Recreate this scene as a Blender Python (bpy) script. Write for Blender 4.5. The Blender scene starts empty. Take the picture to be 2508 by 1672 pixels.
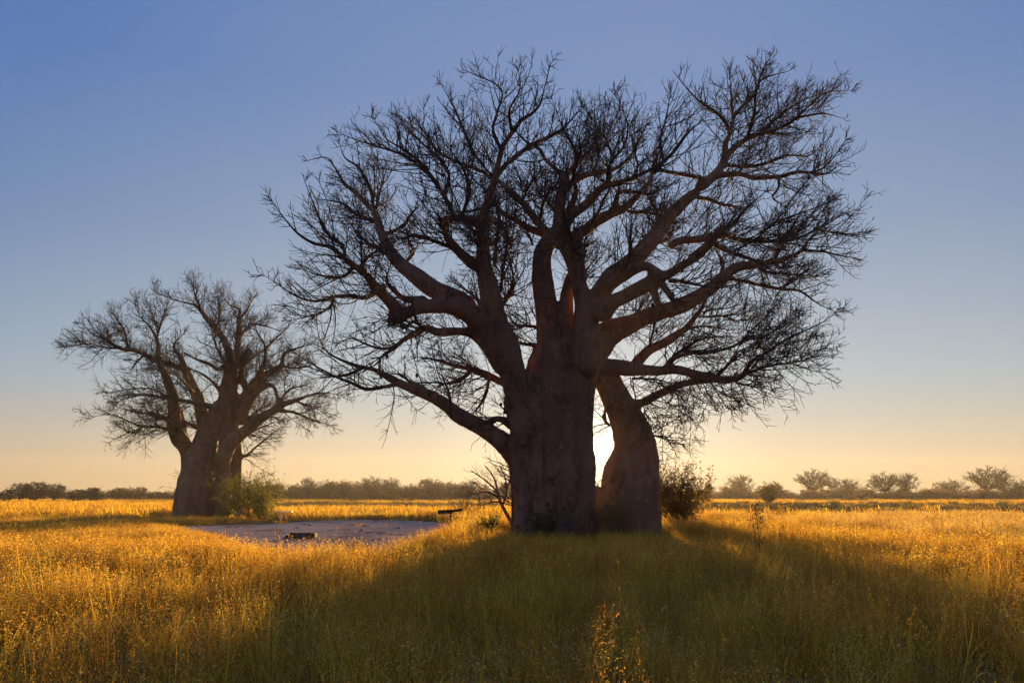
import bpy, math, random
import numpy as np
from mathutils import Vector, noise, kdtree

# ------------------------------------------------------------------ camera, sky, sun, exposure
F = 1951.0            # focal length in photograph pixels (28 mm lens on 36 mm sensor, 2508 px wide)
CX, HY = 1254.0, 1212.0   # optical axis x, horizon row
CAMH = 1.6
sc = bpy.context.scene
col = sc.collection
cam_d = bpy.data.cameras.new('camera')
cam = bpy.data.objects.new('camera', cam_d); col.objects.link(cam)
cam.location = (0, 0, CAMH); cam.rotation_euler = (math.radians(90), 0, 0)
cam_d.sensor_width = 36; cam_d.lens = 28; cam_d.shift_y = (HY - 836) / 2508
cam_d.clip_start = 0.1; cam_d.clip_end = 8000
sc.camera = cam

SUN_AZ, SUN_EL = math.radians(5.9), math.radians(3.5)
SUN_DIR = Vector((math.sin(SUN_AZ)*math.cos(SUN_EL), math.cos(SUN_AZ)*math.cos(SUN_EL), math.sin(SUN_EL)))

w = bpy.data.worlds.new('World'); sc.world = w; w.use_nodes = True
nt = w.node_tree; nt.nodes.clear()
def N(tree, typ, **kw):
    n = tree.nodes.new(typ)
    for k, v in kw.items():
        if k.startswith('i_'):
            n.inputs[k[2:]].default_value = v
        else:
            setattr(n, k, v)
    return n
out = N(nt, 'ShaderNodeOutputWorld')
bg = N(nt, 'ShaderNodeBackground'); bg.inputs['Strength'].default_value = 0.10
sky = N(nt, 'ShaderNodeTexSky', sky_type='NISHITA', sun_disc=False, sun_elevation=SUN_EL, sun_rotation=SUN_AZ,
        altitude=900, air_density=1.0, dust_density=1.5, ozone_density=2.0)
L = nt.links.new
def vmath(op, a, b=None):
    n = N(nt, 'ShaderNodeVectorMath', operation=op)
    for k, x in enumerate((a, b)):
        if x is None: continue
        if isinstance(x, (tuple, list)): n.inputs[k].default_value = x
        else: L(x, n.inputs[k])
    return n
def fmath(op, a, b=None, clamp=False):
    n = N(nt, 'ShaderNodeMath', operation=op); n.use_clamp = clamp
    for k, x in enumerate((a, b)):
        if x is None: continue
        if isinstance(x, (int, float)): n.inputs[k].default_value = x
        else: L(x, n.inputs[k])
    return n.outputs[0]
def ramp(tree, fac, stops, interp='EASE'):
    n = N(tree, 'ShaderNodeValToRGB'); cr = n.color_ramp; cr.interpolation = interp
    while len(cr.elements) < len(stops): cr.elements.new(0.5)
    for e, (p, c) in zip(cr.elements, stops):
        e.position = p; e.color = (c[0], c[1], c[2], 1) if len(c) == 3 else c
    if fac is not None: tree.links.new(fac, n.inputs[0])
    return n.outputs[0]
tc = N(nt, 'ShaderNodeTexCoord')
sep = N(nt, 'ShaderNodeSeparateXYZ'); L(tc.outputs['Generated'], sep.inputs[0])
dot = vmath('DOT_PRODUCT', tc.outputs['Generated'], tuple(SUN_DIR)).outputs['Value']
ang = fmath('DIVIDE', fmath('ARCCOSINE', dot), math.pi)            # 0 at the sun, 1 opposite
zup = fmath('MAXIMUM', sep.outputs['Z'], 0.0)
grad = ramp(nt, zup, [(0.0, (.40, .285, .185)), (.03, (.40, .305, .225)), (.07, (.37, .35, .325)), (.135, (.25, .335, .435)),
                      (.30, (.125, .215, .41)), (.45, (.07, .165, .42)), (1.0, (.13, .21, .45))], 'LINEAR')
backside = ramp(nt, ang, [(0.25, (1, 1, 1)), (1.0, (1.0, .86, .84))], 'EASE')
grad = vmath('MULTIPLY', grad, backside).outputs[0]
glow = ramp(nt, ang, [(0.0, (1, .95, .75)), (.010, (.85, .75, .55)), (.03, (.26, .23, .15)), (.07, (.12, .12, .075)), (.145, (.095, .085, .035)),
                      (.23, (.012, .010, .0)), (.40, (0, 0, 0))], 'LINEAR')
disc = ramp(nt, ang, [(0.0, (1, .9, .7)), (.0016, (1, .9, .7)), (.0022, (0, 0, 0))], 'LINEAR')
disc = vmath('MULTIPLY', disc, (28, 28, 28)).outputs[0]
nsc = vmath('MULTIPLY', sky.outputs[0], (.1, .1, .1)).outputs[0]
nsc = vmath('DIVIDE', nsc, vmath('ADD', nsc, (1, 1, 1)).outputs[0]).outputs[0]
nsc = vmath('MULTIPLY', nsc, (.2, .2, .2)).outputs[0]
tot = vmath('ADD', vmath('ADD', grad, glow).outputs[0], vmath('ADD', disc, nsc).outputs[0]).outputs[0]
L(tot, bg.inputs['Color']); bg.inputs['Strength'].default_value = 0.36
L(bg.outputs[0], out.inputs[0])

sun_d = bpy.data.lights.new('sun', 'SUN'); sun_d.energy = 5.0; sun_d.angle = math.radians(0.53)
sun_d.color = (1.0, 0.62, 0.22)
sun = bpy.data.objects.new('sun', sun_d); col.objects.link(sun)
sun.rotation_euler = SUN_DIR.to_track_quat('Z', 'Y').to_euler()
vs = sc.view_settings
vs.view_transform = 'Standard'; vs.look = 'None'; vs.exposure = 1.5; vs.gamma = 1.0; vs.use_curve_mapping = False
sc.cycles.use_denoising = True; sc.cycles.denoiser = 'OPENIMAGEDENOISE'; sc.cycles.denoising_input_passes = 'RGB_ALBEDO_NORMAL'; sc.cycles.denoising_prefilter = 'NONE'; sc.cycles.use_adaptive_sampling = False
sc.cycles.max_bounces = 8; sc.cycles.diffuse_bounces = 6; sc.cycles.transmission_bounces = 6
sc.cycles.caustics_reflective = False; sc.cycles.caustics_refractive = False

# ------------------------------------------------------------------ helpers
rng = np.random.default_rng(11)
random.seed(5)

def W(px, py, Y):
    """photograph pixel at ground distance Y (m) -> world point"""
    return np.array([(px - CX) / F * Y, Y, CAMH - (py - HY) / F * Y])

def tag(o, label=None, cat=None, group=None, kind=None):
    if label: o['label'] = label
    if cat: o['category'] = cat
    if group: o['group'] = group
    if kind: o['kind'] = kind
    return o

def empty(name, loc=(0, 0, 0), rz=0.0):
    o = bpy.data.objects.new(name, None); o.empty_display_size = 0.2
    o.location = loc; o.rotation_euler = (0, 0, rz); col.objects.link(o)
    return o

def link(name, me, parent=None):
    o = bpy.data.objects.new(name, me); col.objects.link(o)
    if parent is not None:
        o.parent = parent
    return o

def unit(v):
    return v / np.maximum(np.linalg.norm(v, axis=-1, keepdims=True), 1e-9)

def mesh_np(name, V, faces, mat=None, smooth=True):
    """faces: list of int arrays (n,3) or (n,4)"""
    me = bpy.data.meshes.new(name)
    V = np.asarray(V, dtype=np.float32)
    faces = [np.asarray(f, dtype=np.int32) for f in faces if len(f)]
    me.vertices.add(len(V)); me.vertices.foreach_set('co', V.ravel())
    li = np.concatenate([f.ravel() for f in faces]); tot = np.concatenate([np.full(len(f), f.shape[1], np.int32) for f in faces])
    start = np.concatenate([[0], np.cumsum(tot)[:-1]]).astype(np.int32)
    me.loops.add(len(li)); me.loops.foreach_set('vertex_index', li)
    me.polygons.add(len(tot)); me.polygons.foreach_set('loop_start', start)
    try: me.polygons.foreach_set('loop_total', tot)
    except Exception: pass
    if smooth: me.polygons.foreach_set('use_smooth', np.ones(len(tot), dtype=bool))
    me.update(calc_edges=True)
    if mat: me.materials.append(mat)
    return me

class Geo:
    """collects numpy vertices and faces for one mesh"""
    def __init__(s): s.V = []; s.Q = []; s.T = []; s.n = 0; s.C = []
    def add(s, V, Q=None, T=None, C=None):
        V = np.asarray(V, float).reshape(-1, 3)
        if Q is not None and len(Q): s.Q.append(np.asarray(Q) + s.n)
        if T is not None and len(T): s.T.append(np.asarray(T) + s.n)
        s.V.append(V); s.n += len(V)
        if C is not None: s.C.append(np.broadcast_to(np.asarray(C, float), (len(V), 3)))
    def tubes(s, P, R, sides=4, C=None):
        """P (n,k,3) R (n,k): n tubes of k rings"""
        P = np.asarray(P, float); R = np.asarray(R, float)
        if P.ndim == 2: P = P[None]; R = R[None]
        n, k, _ = P.shape
        if n == 0: return
        t = np.empty_like(P); t[:, 1:-1] = P[:, 2:] - P[:, :-2]; t[:, 0] = P[:, 1] - P[:, 0]; t[:, -1] = P[:, -1] - P[:, -2]
        t = unit(t)
        ref = np.where(np.abs(t[:, :1, 2:3]) > 0.9, np.array([1.0, 0, 0]), np.array([0, 0, 1.0])) * np.ones((n, k, 1))
        a = unit(np.cross(t, ref)); b = np.cross(t, a)
        th = np.arange(sides) * 2 * np.pi / sides
        ring = P[:, :, None] + R[:, :, None, None] * (a[:, :, None] * np.cos(th)[None, None, :, None] + b[:, :, None] * np.sin(th)[None, None, :, None])
        base = (np.arange(n) * k * sides)[:, None, None]
        i = np.arange(k - 1)[None, :, None] * sides; j = np.arange(sides)[None, None, :]; j2 = (np.arange(sides) + 1)[None, None, :] % sides
        Q = np.stack([base + i + j, base + i + sides + j, base + i + sides + j2, base + i + j2], -1).reshape(-1, 4)
        cc = None
        if C is not None:
            cc = np.repeat(np.asarray(C, float), k * sides, axis=0) if np.ndim(C) == 2 else C
        s.add(ring.reshape(-1, 3), Q, None, cc)
    def box(s, c, size, rz=0.0, C=None, M=None):
        x, y, z = np.asarray(size) / 2
        v = np.array([[-x, -y, -z], [x, -y, -z], [x, y, -z], [-x, y, -z], [-x, -y, z], [x, -y, z], [x, y, z], [-x, y, z]])
        if M is not None: v = v @ np.asarray(M).T
        ca, sa = math.cos(rz), math.sin(rz)
        v = v @ np.array([[ca, sa, 0], [-sa, ca, 0], [0, 0, 1]])
        s.add(v + np.asarray(c), [[0, 3, 2, 1], [4, 5, 6, 7], [0, 1, 5, 4], [1, 2, 6, 5], [2, 3, 7, 6], [3, 0, 4, 7]], None, C)
    def mesh(s, name, mat=None, smooth=True):
        V = np.concatenate(s.V)
        me = mesh_np(name, V, ([np.concatenate(s.Q)] if s.Q else []) + ([np.concatenate(s.T)] if s.T else []), mat, smooth)
        if s.C:
            at = me.color_attributes.new('tint', 'FLOAT_COLOR', 'POINT')
            at.data.foreach_set('color', np.concatenate([np.concatenate(s.C), np.ones((len(V), 1))], 1).astype(np.float32).ravel())
        return me

def catmull(P, m):
    """resample control rows (any dims) with m samples per span"""
    P = np.asarray(P, float)
    if len(P) < 3:
        t = np.linspace(0, 1, m + 1)[:, None]; return P[0] * (1 - t) + P[-1] * t
    Q = np.vstack([2 * P[0] - P[1], P, 2 * P[-1] - P[-2]])
    res = []
    for i in range(1, len(Q) - 2):
        p0, p1, p2, p3 = Q[i - 1], Q[i], Q[i + 1], Q[i + 2]
        t = np.arange(m)[:, None] / m
        res.append(0.5 * ((2 * p1) + (p2 - p0) * t + (2 * p0 - 5 * p1 + 4 * p2 - p3) * t ** 2 + (3 * p1 - p0 - 3 * p2 + p3) * t ** 3))
    return np.vstack(res + [P[-1:]])

# ------------------------------------------------------------------ materials
def new_mat(name):
    m = bpy.data.materials.new(name); m.use_nodes = True
    t = m.node_tree; t.nodes.clear()
    o = N(t, 'ShaderNodeOutputMaterial')
    return m, t, o
def noise_fac(t, scale, detail=4, rough=.55, vec=None, dist=0.0):
    n = N(t, 'ShaderNodeTexNoise'); n.inputs['Scale'].default_value = scale; n.inputs['Detail'].default_value = detail
    n.inputs['Roughness'].default_value = rough; n.inputs['Distortion'].default_value = dist
    if vec is not None: t.links.new(vec, n.inputs['Vector'])
    return n.outputs[0]
def mixc(t, f, a, b, mode='MIX'):
    n = N(t, 'ShaderNodeMix', data_type='RGBA', blend_type=mode)
    for k, x in ((0, f), (6, a), (7, b)):
        if isinstance(x, (int, float)): n.inputs[k].default_value = x
        elif isinstance(x, (tuple, list)): n.inputs[k].default_value = (x[0], x[1], x[2], 1)
        else: t.links.new(x, n.inputs[k])
    return n.outputs[2]
def mapping(t, vec, scale):
    n = N(t, 'ShaderNodeMapping'); n.inputs['Scale'].default_value = scale; t.links.new(vec, n.inputs[0]); return n.outputs[0]

def bark_mat(name, c1, c2, c3, fine=1.0):
    m, t, o = new_mat(name)
    g = N(t, 'ShaderNodeTexCoord').outputs['Object']
    big = noise_fac(t, .55, 4, .6, g)
    str_ = noise_fac(t, 1.5, 6, .65, mapping(t, g, (1.3, 1.3, .45)), .7)
    blot = noise_fac(t, 3.5, 5, .6, g, .6)
    wr = noise_fac(t, 3.0, 5, .6, mapping(t, g, (1, 1, 4.5)), .8)
    c = mixc(t, ramp(t, big, [(.35, (0, 0, 0)), (.65, (1, 1, 1))]), c1, c2)
    c = mixc(t, ramp(t, str_, [(.45, (0, 0, 0)), (.72, (1, 1, 1))]), c, c3)
    c = mixc(t, ramp(t, blot, [(.56, (0, 0, 0)), (.7, (.6, .6, .6))]), c, tuple(min(1, x * 1.45) for x in c1))
    b = N(t, 'ShaderNodeBsdfPrincipled'); b.inputs['Roughness'].default_value = .82; b.inputs['Specular IOR Level'].default_value = .25
    t.links.new(c, b.inputs['Base Color'])
    h = N(t, 'ShaderNodeMath', operation='ADD'); t.links.new(wr, h.inputs[0])
    fin = noise_fac(t, 22, 4, .6, g); t.links.new(fin, h.inputs[1])
    bp = N(t, 'ShaderNodeBump'); bp.inputs['Strength'].default_value = .7; bp.inputs['Distance'].default_value = .06 * fine
    t.links.new(h.outputs[0], bp.inputs['Height']); t.links.new(bp.outputs[0], b.inputs['Normal'])
    t.links.new(b.outputs[0], o.inputs[0])
    return m
M_BARK = bark_mat('baobab_bark', (.26, .142, .09), (.18, .096, .062), (.085, .043, .028))
M_BARK2 = bark_mat('baobab_bark_grey', (.27, .155, .105), (.19, .108, .074), (.095, .05, .034))
M_TWIG = bark_mat('young_baobab_bark', (.10, .060, .048), (.075, .046, .036), (.055, .032, .026))
M_SCRUB = bark_mat('scrub_bark', (.13, .085, .06), (.09, .06, .045), (.06, .04, .03))

def plain_mat(name, c, rough=.8, metal=0.0, var=.25, scale=6.0, bump=.0):
    m, t, o = new_mat(name)
    g = N(t, 'ShaderNodeTexCoord').outputs['Object']
    f = noise_fac(t, scale, 5, .6, g)
    c2 = tuple(x * (1 - var) for x in c); c3 = tuple(min(1, x * (1 + var)) for x in c)
    b = N(t, 'ShaderNodeBsdfPrincipled'); b.inputs['Roughness'].default_value = rough; b.inputs['Metallic'].default_value = metal
    t.links.new(mixc(t, ramp(t, f, [(.3, (0, 0, 0)), (.7, (1, 1, 1))]), c2, c3), b.inputs['Base Color'])
    if bump:
        bp = N(t, 'ShaderNodeBump'); bp.inputs['Strength'].default_value = .6; bp.inputs['Distance'].default_value = bump
        t.links.new(noise_fac(t, scale * 4, 4, .6, g), bp.inputs['Height']); t.links.new(bp.outputs[0], b.inputs['Normal'])
    t.links.new(b.outputs[0], o.inputs[0])
    return m

def leaf_mat(name, trans=.45, tint=(1, 1, 1), hue_noise=True):
    """diffuse + translucent; colour from the 'tint' attribute, shifted per instance and by patches"""
    m, t, o = new_mat(name)
    at = N(t, 'ShaderNodeAttribute'); at.attribute_name = 'tint'
    c = mixc(t, 1.0, at.outputs['Color'], tint, 'MULTIPLY')
    if hue_noise:
        oi = N(t, 'ShaderNodeObjectInfo')
        hs = N(t, 'ShaderNodeHueSaturation'); hs.inputs['Saturation'].default_value = 1.0
        mr = N(t, 'ShaderNodeMapRange'); t.links.new(oi.outputs['Random'], mr.inputs[0]); mr.inputs[3].default_value = .55; mr.inputs[4].default_value = 1.3
        t.links.new(mr.outputs[0], hs.inputs['Value'])
        mh = N(t, 'ShaderNodeMapRange'); t.links.new(oi.outputs['Random'], mh.inputs[0]); mh.inputs[3].default_value = .48; mh.inputs[4].default_value = .515
        t.links.new(mh.outputs[0], hs.inputs['Hue'])
        t.links.new(c, hs.inputs['Color']); c = hs.outputs[0]
    d = N(t, 'ShaderNodeBsdfDiffuse'); tr = N(t, 'ShaderNodeBsdfTranslucent')
    t.links.new(c, d.inputs[0]); t.links.new(c, tr.inputs[0])
    ms = N(t, 'ShaderNodeMixShader'); ms.inputs[0].default_value = trans
    t.links.new(d.outputs[0], ms.inputs[1]); t.links.new(tr.outputs[0], ms.inputs[2]); t.links.new(ms.outputs[0], o.inputs[0])
    return m
M_GRASS = leaf_mat('grass_blades', .58)
M_LEAF = leaf_mat('leaves', .45, hue_noise=False)

# ------------------------------------------------------------------ ground and clearing
def ground_mat():
    m, t, o = new_mat('dry_ground')
    g = N(t, 'ShaderNodeNewGeometry').outputs['Position']
    f1 = noise_fac(t, .035, 5, .6, g); f2 = noise_fac(t, 1.3, 5, .6, g)
    c = mixc(t, ramp(t, f1, [(.4, (0, 0, 0)), (.62, (1, 1, 1))]), (.20, .135, .055), (.13, .10, .045))
    c = mixc(t, ramp(t, f2, [(.4, (0, 0, 0)), (.7, (.7, .7, .7))]), c, (.05, .034, .018))
    b = N(t, 'ShaderNodeBsdfDiffuse'); t.links.new(c, b.inputs[0])
    bp = N(t, 'ShaderNodeBump'); bp.inputs['Distance'].default_value = .08; t.links.new(f2, bp.inputs['Height']); t.links.new(bp.outputs[0], b.inputs['Normal'])
    t.links.new(b.outputs[0], o.inputs[0]); return m
gq = Geo()
xs = np.concatenate([[-4000, -1500, -600], np.linspace(-300, 300, 41), [600, 1500, 4000]])
ys = np.concatenate([[-3000, -800, -200], np.linspace(-40, 400, 45), [600, 1000, 2000, 6000]])
XX, YY = np.meshgrid(xs, ys, indexing='ij')
idx = np.arange(XX.size).reshape(XX.shape)
gq.add(np.stack([XX, YY, np.zeros_like(XX)], -1), np.stack([idx[:-1, :-1], idx[1:, :-1], idx[1:, 1:], idx[:-1, 1:]], -1).reshape(-1, 4))
tag(link('ground', gq.mesh('ground', ground_mat())), kind='structure')

CLEAR = np.array([(425, 1291), (500, 1306), (570, 1334), (660, 1362), (760, 1372), (890, 1366), (985, 1345), (1040, 1324), (1095, 1302), (1116, 1288), (1060, 1277), (950, 1273), (850, 1273),
                  (760, 1275), (690, 1282), (560, 1286), (480, 1287)], float)
CLP = np.array([W(px, py, CAMH * F / (py - HY))[:2] for px, py in CLEAR])
def in_poly(x, y, poly=CLP):
    ins = np.zeros(np.shape(x), bool); n = len(poly); j = n - 1
    for i in range(n):
        xi, yi = poly[i]; xj, yj = poly[j]
        ins ^= ((yi > y) != (yj > y)) & (x < (xj - xi) * (y - yi) / (yj - yi + 1e-12) + xi); j = i
    return ins
def sand_mat():
    m, t, o = new_mat('pale_sand')
    g = N(t, 'ShaderNodeNewGeometry').outputs['Position']
    f1 = noise_fac(t, .5, 6, .65, mapping(t, g, (.5, 1.2, 1))); f2 = noise_fac(t, 9, 5, .6, g); f3 = noise_fac(t, 1.1, 4, .6, mapping(t, g, (.35, 1.5, 1)), .5)
    c = mixc(t, ramp(t, f1, [(.35, (0, 0, 0)), (.65, (1, 1, 1))]), (.37, .275, .225), (.47, .36, .30))
    c = mixc(t, ramp(t, f3, [(.5, (0, 0, 0)), (.68, (.8, .8, .8))]), c, (.27, .195, .155))
    c = mixc(t, ramp(t, f2, [(.55, (0, 0, 0)), (.75, (.6, .6, .6))]), c, (.30, .22, .18))
    b = N(t, 'ShaderNodeBsdfDiffuse'); t.links.new(c, b.inputs[0])
    bp = N(t, 'ShaderNodeBump'); bp.inputs['Distance'].default_value = .05; bp.inputs['Strength'].default_value = .5
    t.links.new(noise_fac(t, 2.6, 8, .72, g), bp.inputs['Height']); t.links.new(bp.outputs[0], b.inputs['Normal'])
    t.links.new(b.outputs[0], o.inputs[0]); return m
cc = catmull(np.vstack([CLP, CLP[:1]]), 14)[:-1]
cc = cc + np.stack([[.55 * noise.noise((p[0] * .9, p[1] * .9, 3.0)) + .3 * noise.noise((p[0] * 2.6, p[1] * 2.6, q)) for p in cc] for q in (1.0, 9.0)], 1)
from mathutils.geometry import tessellate_polygon
gq = Geo(); gq.add(np.c_[cc, np.full(len(cc), .006)], None, [t_[::-1] if (np.cross(cc[t_[1]] - cc[t_[0]], cc[t_[2]] - cc[t_[0]]) < 0) else t_ for t_ in tessellate_polygon([[Vector((p[0], p[1], 0)) for p in cc]])])
tag(link('clearing', gq.mesh('clearing', sand_mat(), False)), kind='structure')

# ------------------------------------------------------------------ tree building
VIEWS = {'C1': (640, 100, 1.96), 'C2': (1340, 100, 1.96), 'C3': (640, 700, 2.413), 'C4': (1200, 800, 2.851), 'C5': (140, 640, 2.24),
         'CM': (1100, 400, 3.137), 'CR': (1500, 750, 3.618), 'S': (0, 0, 1.0)}
class Tree:
    """a tree's skeleton: limbs given as (u, v, depth offset m, half width) rows read off a survey of the tree at distance Y0"""
    def __init__(s, Y0): s.Y0 = Y0; s.limbs = []
    def limb(s, view, rows, d0=0.0, d1=None, big=False, lid=None):
        ox, oy, sc_ = VIEWS[view]
        out_ = []
        n = len(rows)
        for i, r in enumerate(rows):
            dd = d0 if d1 is None else d0 + (d1 - d0) * i / max(1, n - 1)
            Y = s.Y0 + dd
            p = W(ox + r[0] / sc_, oy + r[1] / sc_, Y)
            out_.append([*p, r[2] / sc_ / F * Y])
        out_ = np.array(out_)
        if lid is None:
            lid = 0
            if out_[0, 2] > .6 and s.limbs:
                best = 1e9
                for Q, l_ in s.limbs:
                    C = catmull(Q, 4); m_ = (np.linalg.norm(C[:, :3] - out_[0, :3], axis=1) - C[:, 3]).min()
                    if m_ < best: best = m_; lid = l_
        s.limbs.append((out_, lid))
        return s

def sample_line(P4, step):
    """even arc-length sampling of an (n,4) polyline"""
    C = catmull(P4, 8); seg = np.linalg.norm(np.diff(C[:, :3], axis=0), axis=1); s = np.concatenate([[0], np.cumsum(seg)])
    n = max(2, int(s[-1] / step) + 1); q = np.linspace(0, s[-1], n)
    return np.stack([np.interp(q, s, C[:, k]) for k in range(4)], 1), s[-1]

def grow(pos, dr, ln, r0, k, up, wander, r1f=.35, centre=None, out_=0.0, droop=None):
    """n branches as polylines of k+1 points"""
    n = len(pos); P = np.empty((n, k + 1, 3)); P[:, 0] = pos; d = unit(dr)
    for i in range(k):
        d = d + rng.normal(0, wander, (n, 3)); d[:, 2] += up if droop is None else droop
        if centre is not None and out_: d += out_ * unit(P[:, i] - centre)
        d = unit(d); P[:, i + 1] = P[:, i] + d * (ln / k)[:, None]
    R = r0[:, None] * np.linspace(1, r1f, k + 1)[None]
    return P, R

def spawn(P, R, per_m, t0=.12, jit=True):
    """points along grown branches: position, tangent, parent radius, t"""
    n, k1, _ = P.shape; L_ = np.linalg.norm(np.diff(P, axis=1), axis=2).sum(1)
    cnt = rng.poisson(np.maximum(L_ * per_m, .05)); who = np.repeat(np.arange(n), cnt)
    t = t0 + (1 - t0) * rng.random(len(who)) ** .85; f = t * (k1 - 1); i = np.minimum(f.astype(int), k1 - 2); fr = (f - i)[:, None]
    p = P[who, i] * (1 - fr) + P[who, i + 1] * fr; tan = unit(P[who, i + 1] - P[who, i])
    r = R[who, i] * (1 - fr[:, 0]) + R[who, i + 1] * fr[:, 0]
    return p, tan, r, t, who

def side_dir(tan, amin, amax, bias=None, bw=0.0):
    n = len(tan); v = rng.normal(0, 1, (n, 3))
    if bias is not None: v = unit(v) + bw * bias
    v = v - (v * tan).sum(1, keepdims=True) * tan; v = unit(v)
    a = np.radians(rng.uniform(amin, amax, n))[:, None]
    return tan * np.cos(a) + v * np.sin(a)

def twigs(limb_samples, centre, P_):
    """fills a crown: returns groups (P, R, sides)"""
    S = np.concatenate(limb_samples)                      # pos3, r, tan3
    pos, r, tan = S[:, :3], S[:, 3], S[:, 4:7]
    groups = []
    thin = r < P_['rthin']
    # first order from thin limbs
    clump = np.array([noise.noise((a * .45, b * .45, c * .45)) for a, b, c in pos])
    keep = thin & (rng.random(len(r)) < P_['d1'] * (1.05 - .45 * np.minimum(S[:, 7], 1)) * np.clip(1.15 + 1.4 * clump, .4, 1.7))
    p, t_, rr = pos[keep], tan[keep], r[keep]
    outw = unit(p - centre)
    up = np.array([0, 0, 1.0])
    d = side_dir(t_, 28, 75, outw * .5 + up * .2, .5)
    ln = rng.uniform(.4, 1.3, len(p)) * P_['l1'] * (1.2 - P_['tipf'] * np.minimum(S[keep, 7], 1.0)); r0 = np.minimum(rr * .62, P_['r1']) * rng.uniform(.7, 1, len(p))
    r0 = np.maximum(r0, P_['r2'])
    P1, R1 = grow(p, d, ln, r0, 7, P_['up'], .085, .4, centre, .05); groups.append((P1, R1, 4))
    # sprouts straight off thick limbs
    keep = (~thin) & (rng.random(len(r)) < P_['dthick'])
    p, t_, rr = pos[keep], tan[keep], r[keep]
    d = side_dir(t_, 50, 90, up, .3); d0 = d - (d * t_).sum(1, keepdims=True) * t_
    p = p + unit(d0) * (rr * .9)[:, None]
    ln = rng.uniform(.4, 1.2, len(p)) * P_['l1'] * .55
    Pk, Rk = grow(p, d, ln, np.full(len(p), P_['r2']), 5, P_['up'] * .6, .2, .4); groups.append((Pk, Rk, 3))
    # second order
    lists = []
    for A, B, f in ((P1, R1, 1.0), (Pk, Rk, .8)):
        p, t_, rr, t, wh = spawn(A, B, P_['d2'] * f, .1); pl = np.linalg.norm(np.diff(A, axis=1), axis=2).sum(1)[wh]
        d = side_dir(t_, 28, 62, unit(p - centre) * .5 + up * .2, .35)
        ln = rng.uniform(.5, 1.15, len(p)) * np.minimum(P_['l2'], .12 + .55 * pl) * (1.15 - .6 * t)
        P2, R2 = grow(p, d, ln, np.maximum(rr * .6, P_['r3']), 4, P_['up'], .09, .5); groups.append((P2, R2, 3)); lists.append((P2, R2))
    P2 = np.concatenate([x[0] for x in lists]); R2 = np.concatenate([x[1] for x in lists])
    p, t_, rr, t, _ = spawn(P2, R2, P_['d3'], .15)
    d = side_dir(t_, 25, 50, up, .3); ln = rng.uniform(.4, 1.1, len(p)) * P_['l3'] * (1.2 - .6 * t)
    P3, R3 = grow(p, d, ln, np.full(len(p), P_['r3']), 3, P_['up'] * 1.2, .22, .6); groups.append((P3, R3, 3))
    return groups

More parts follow.
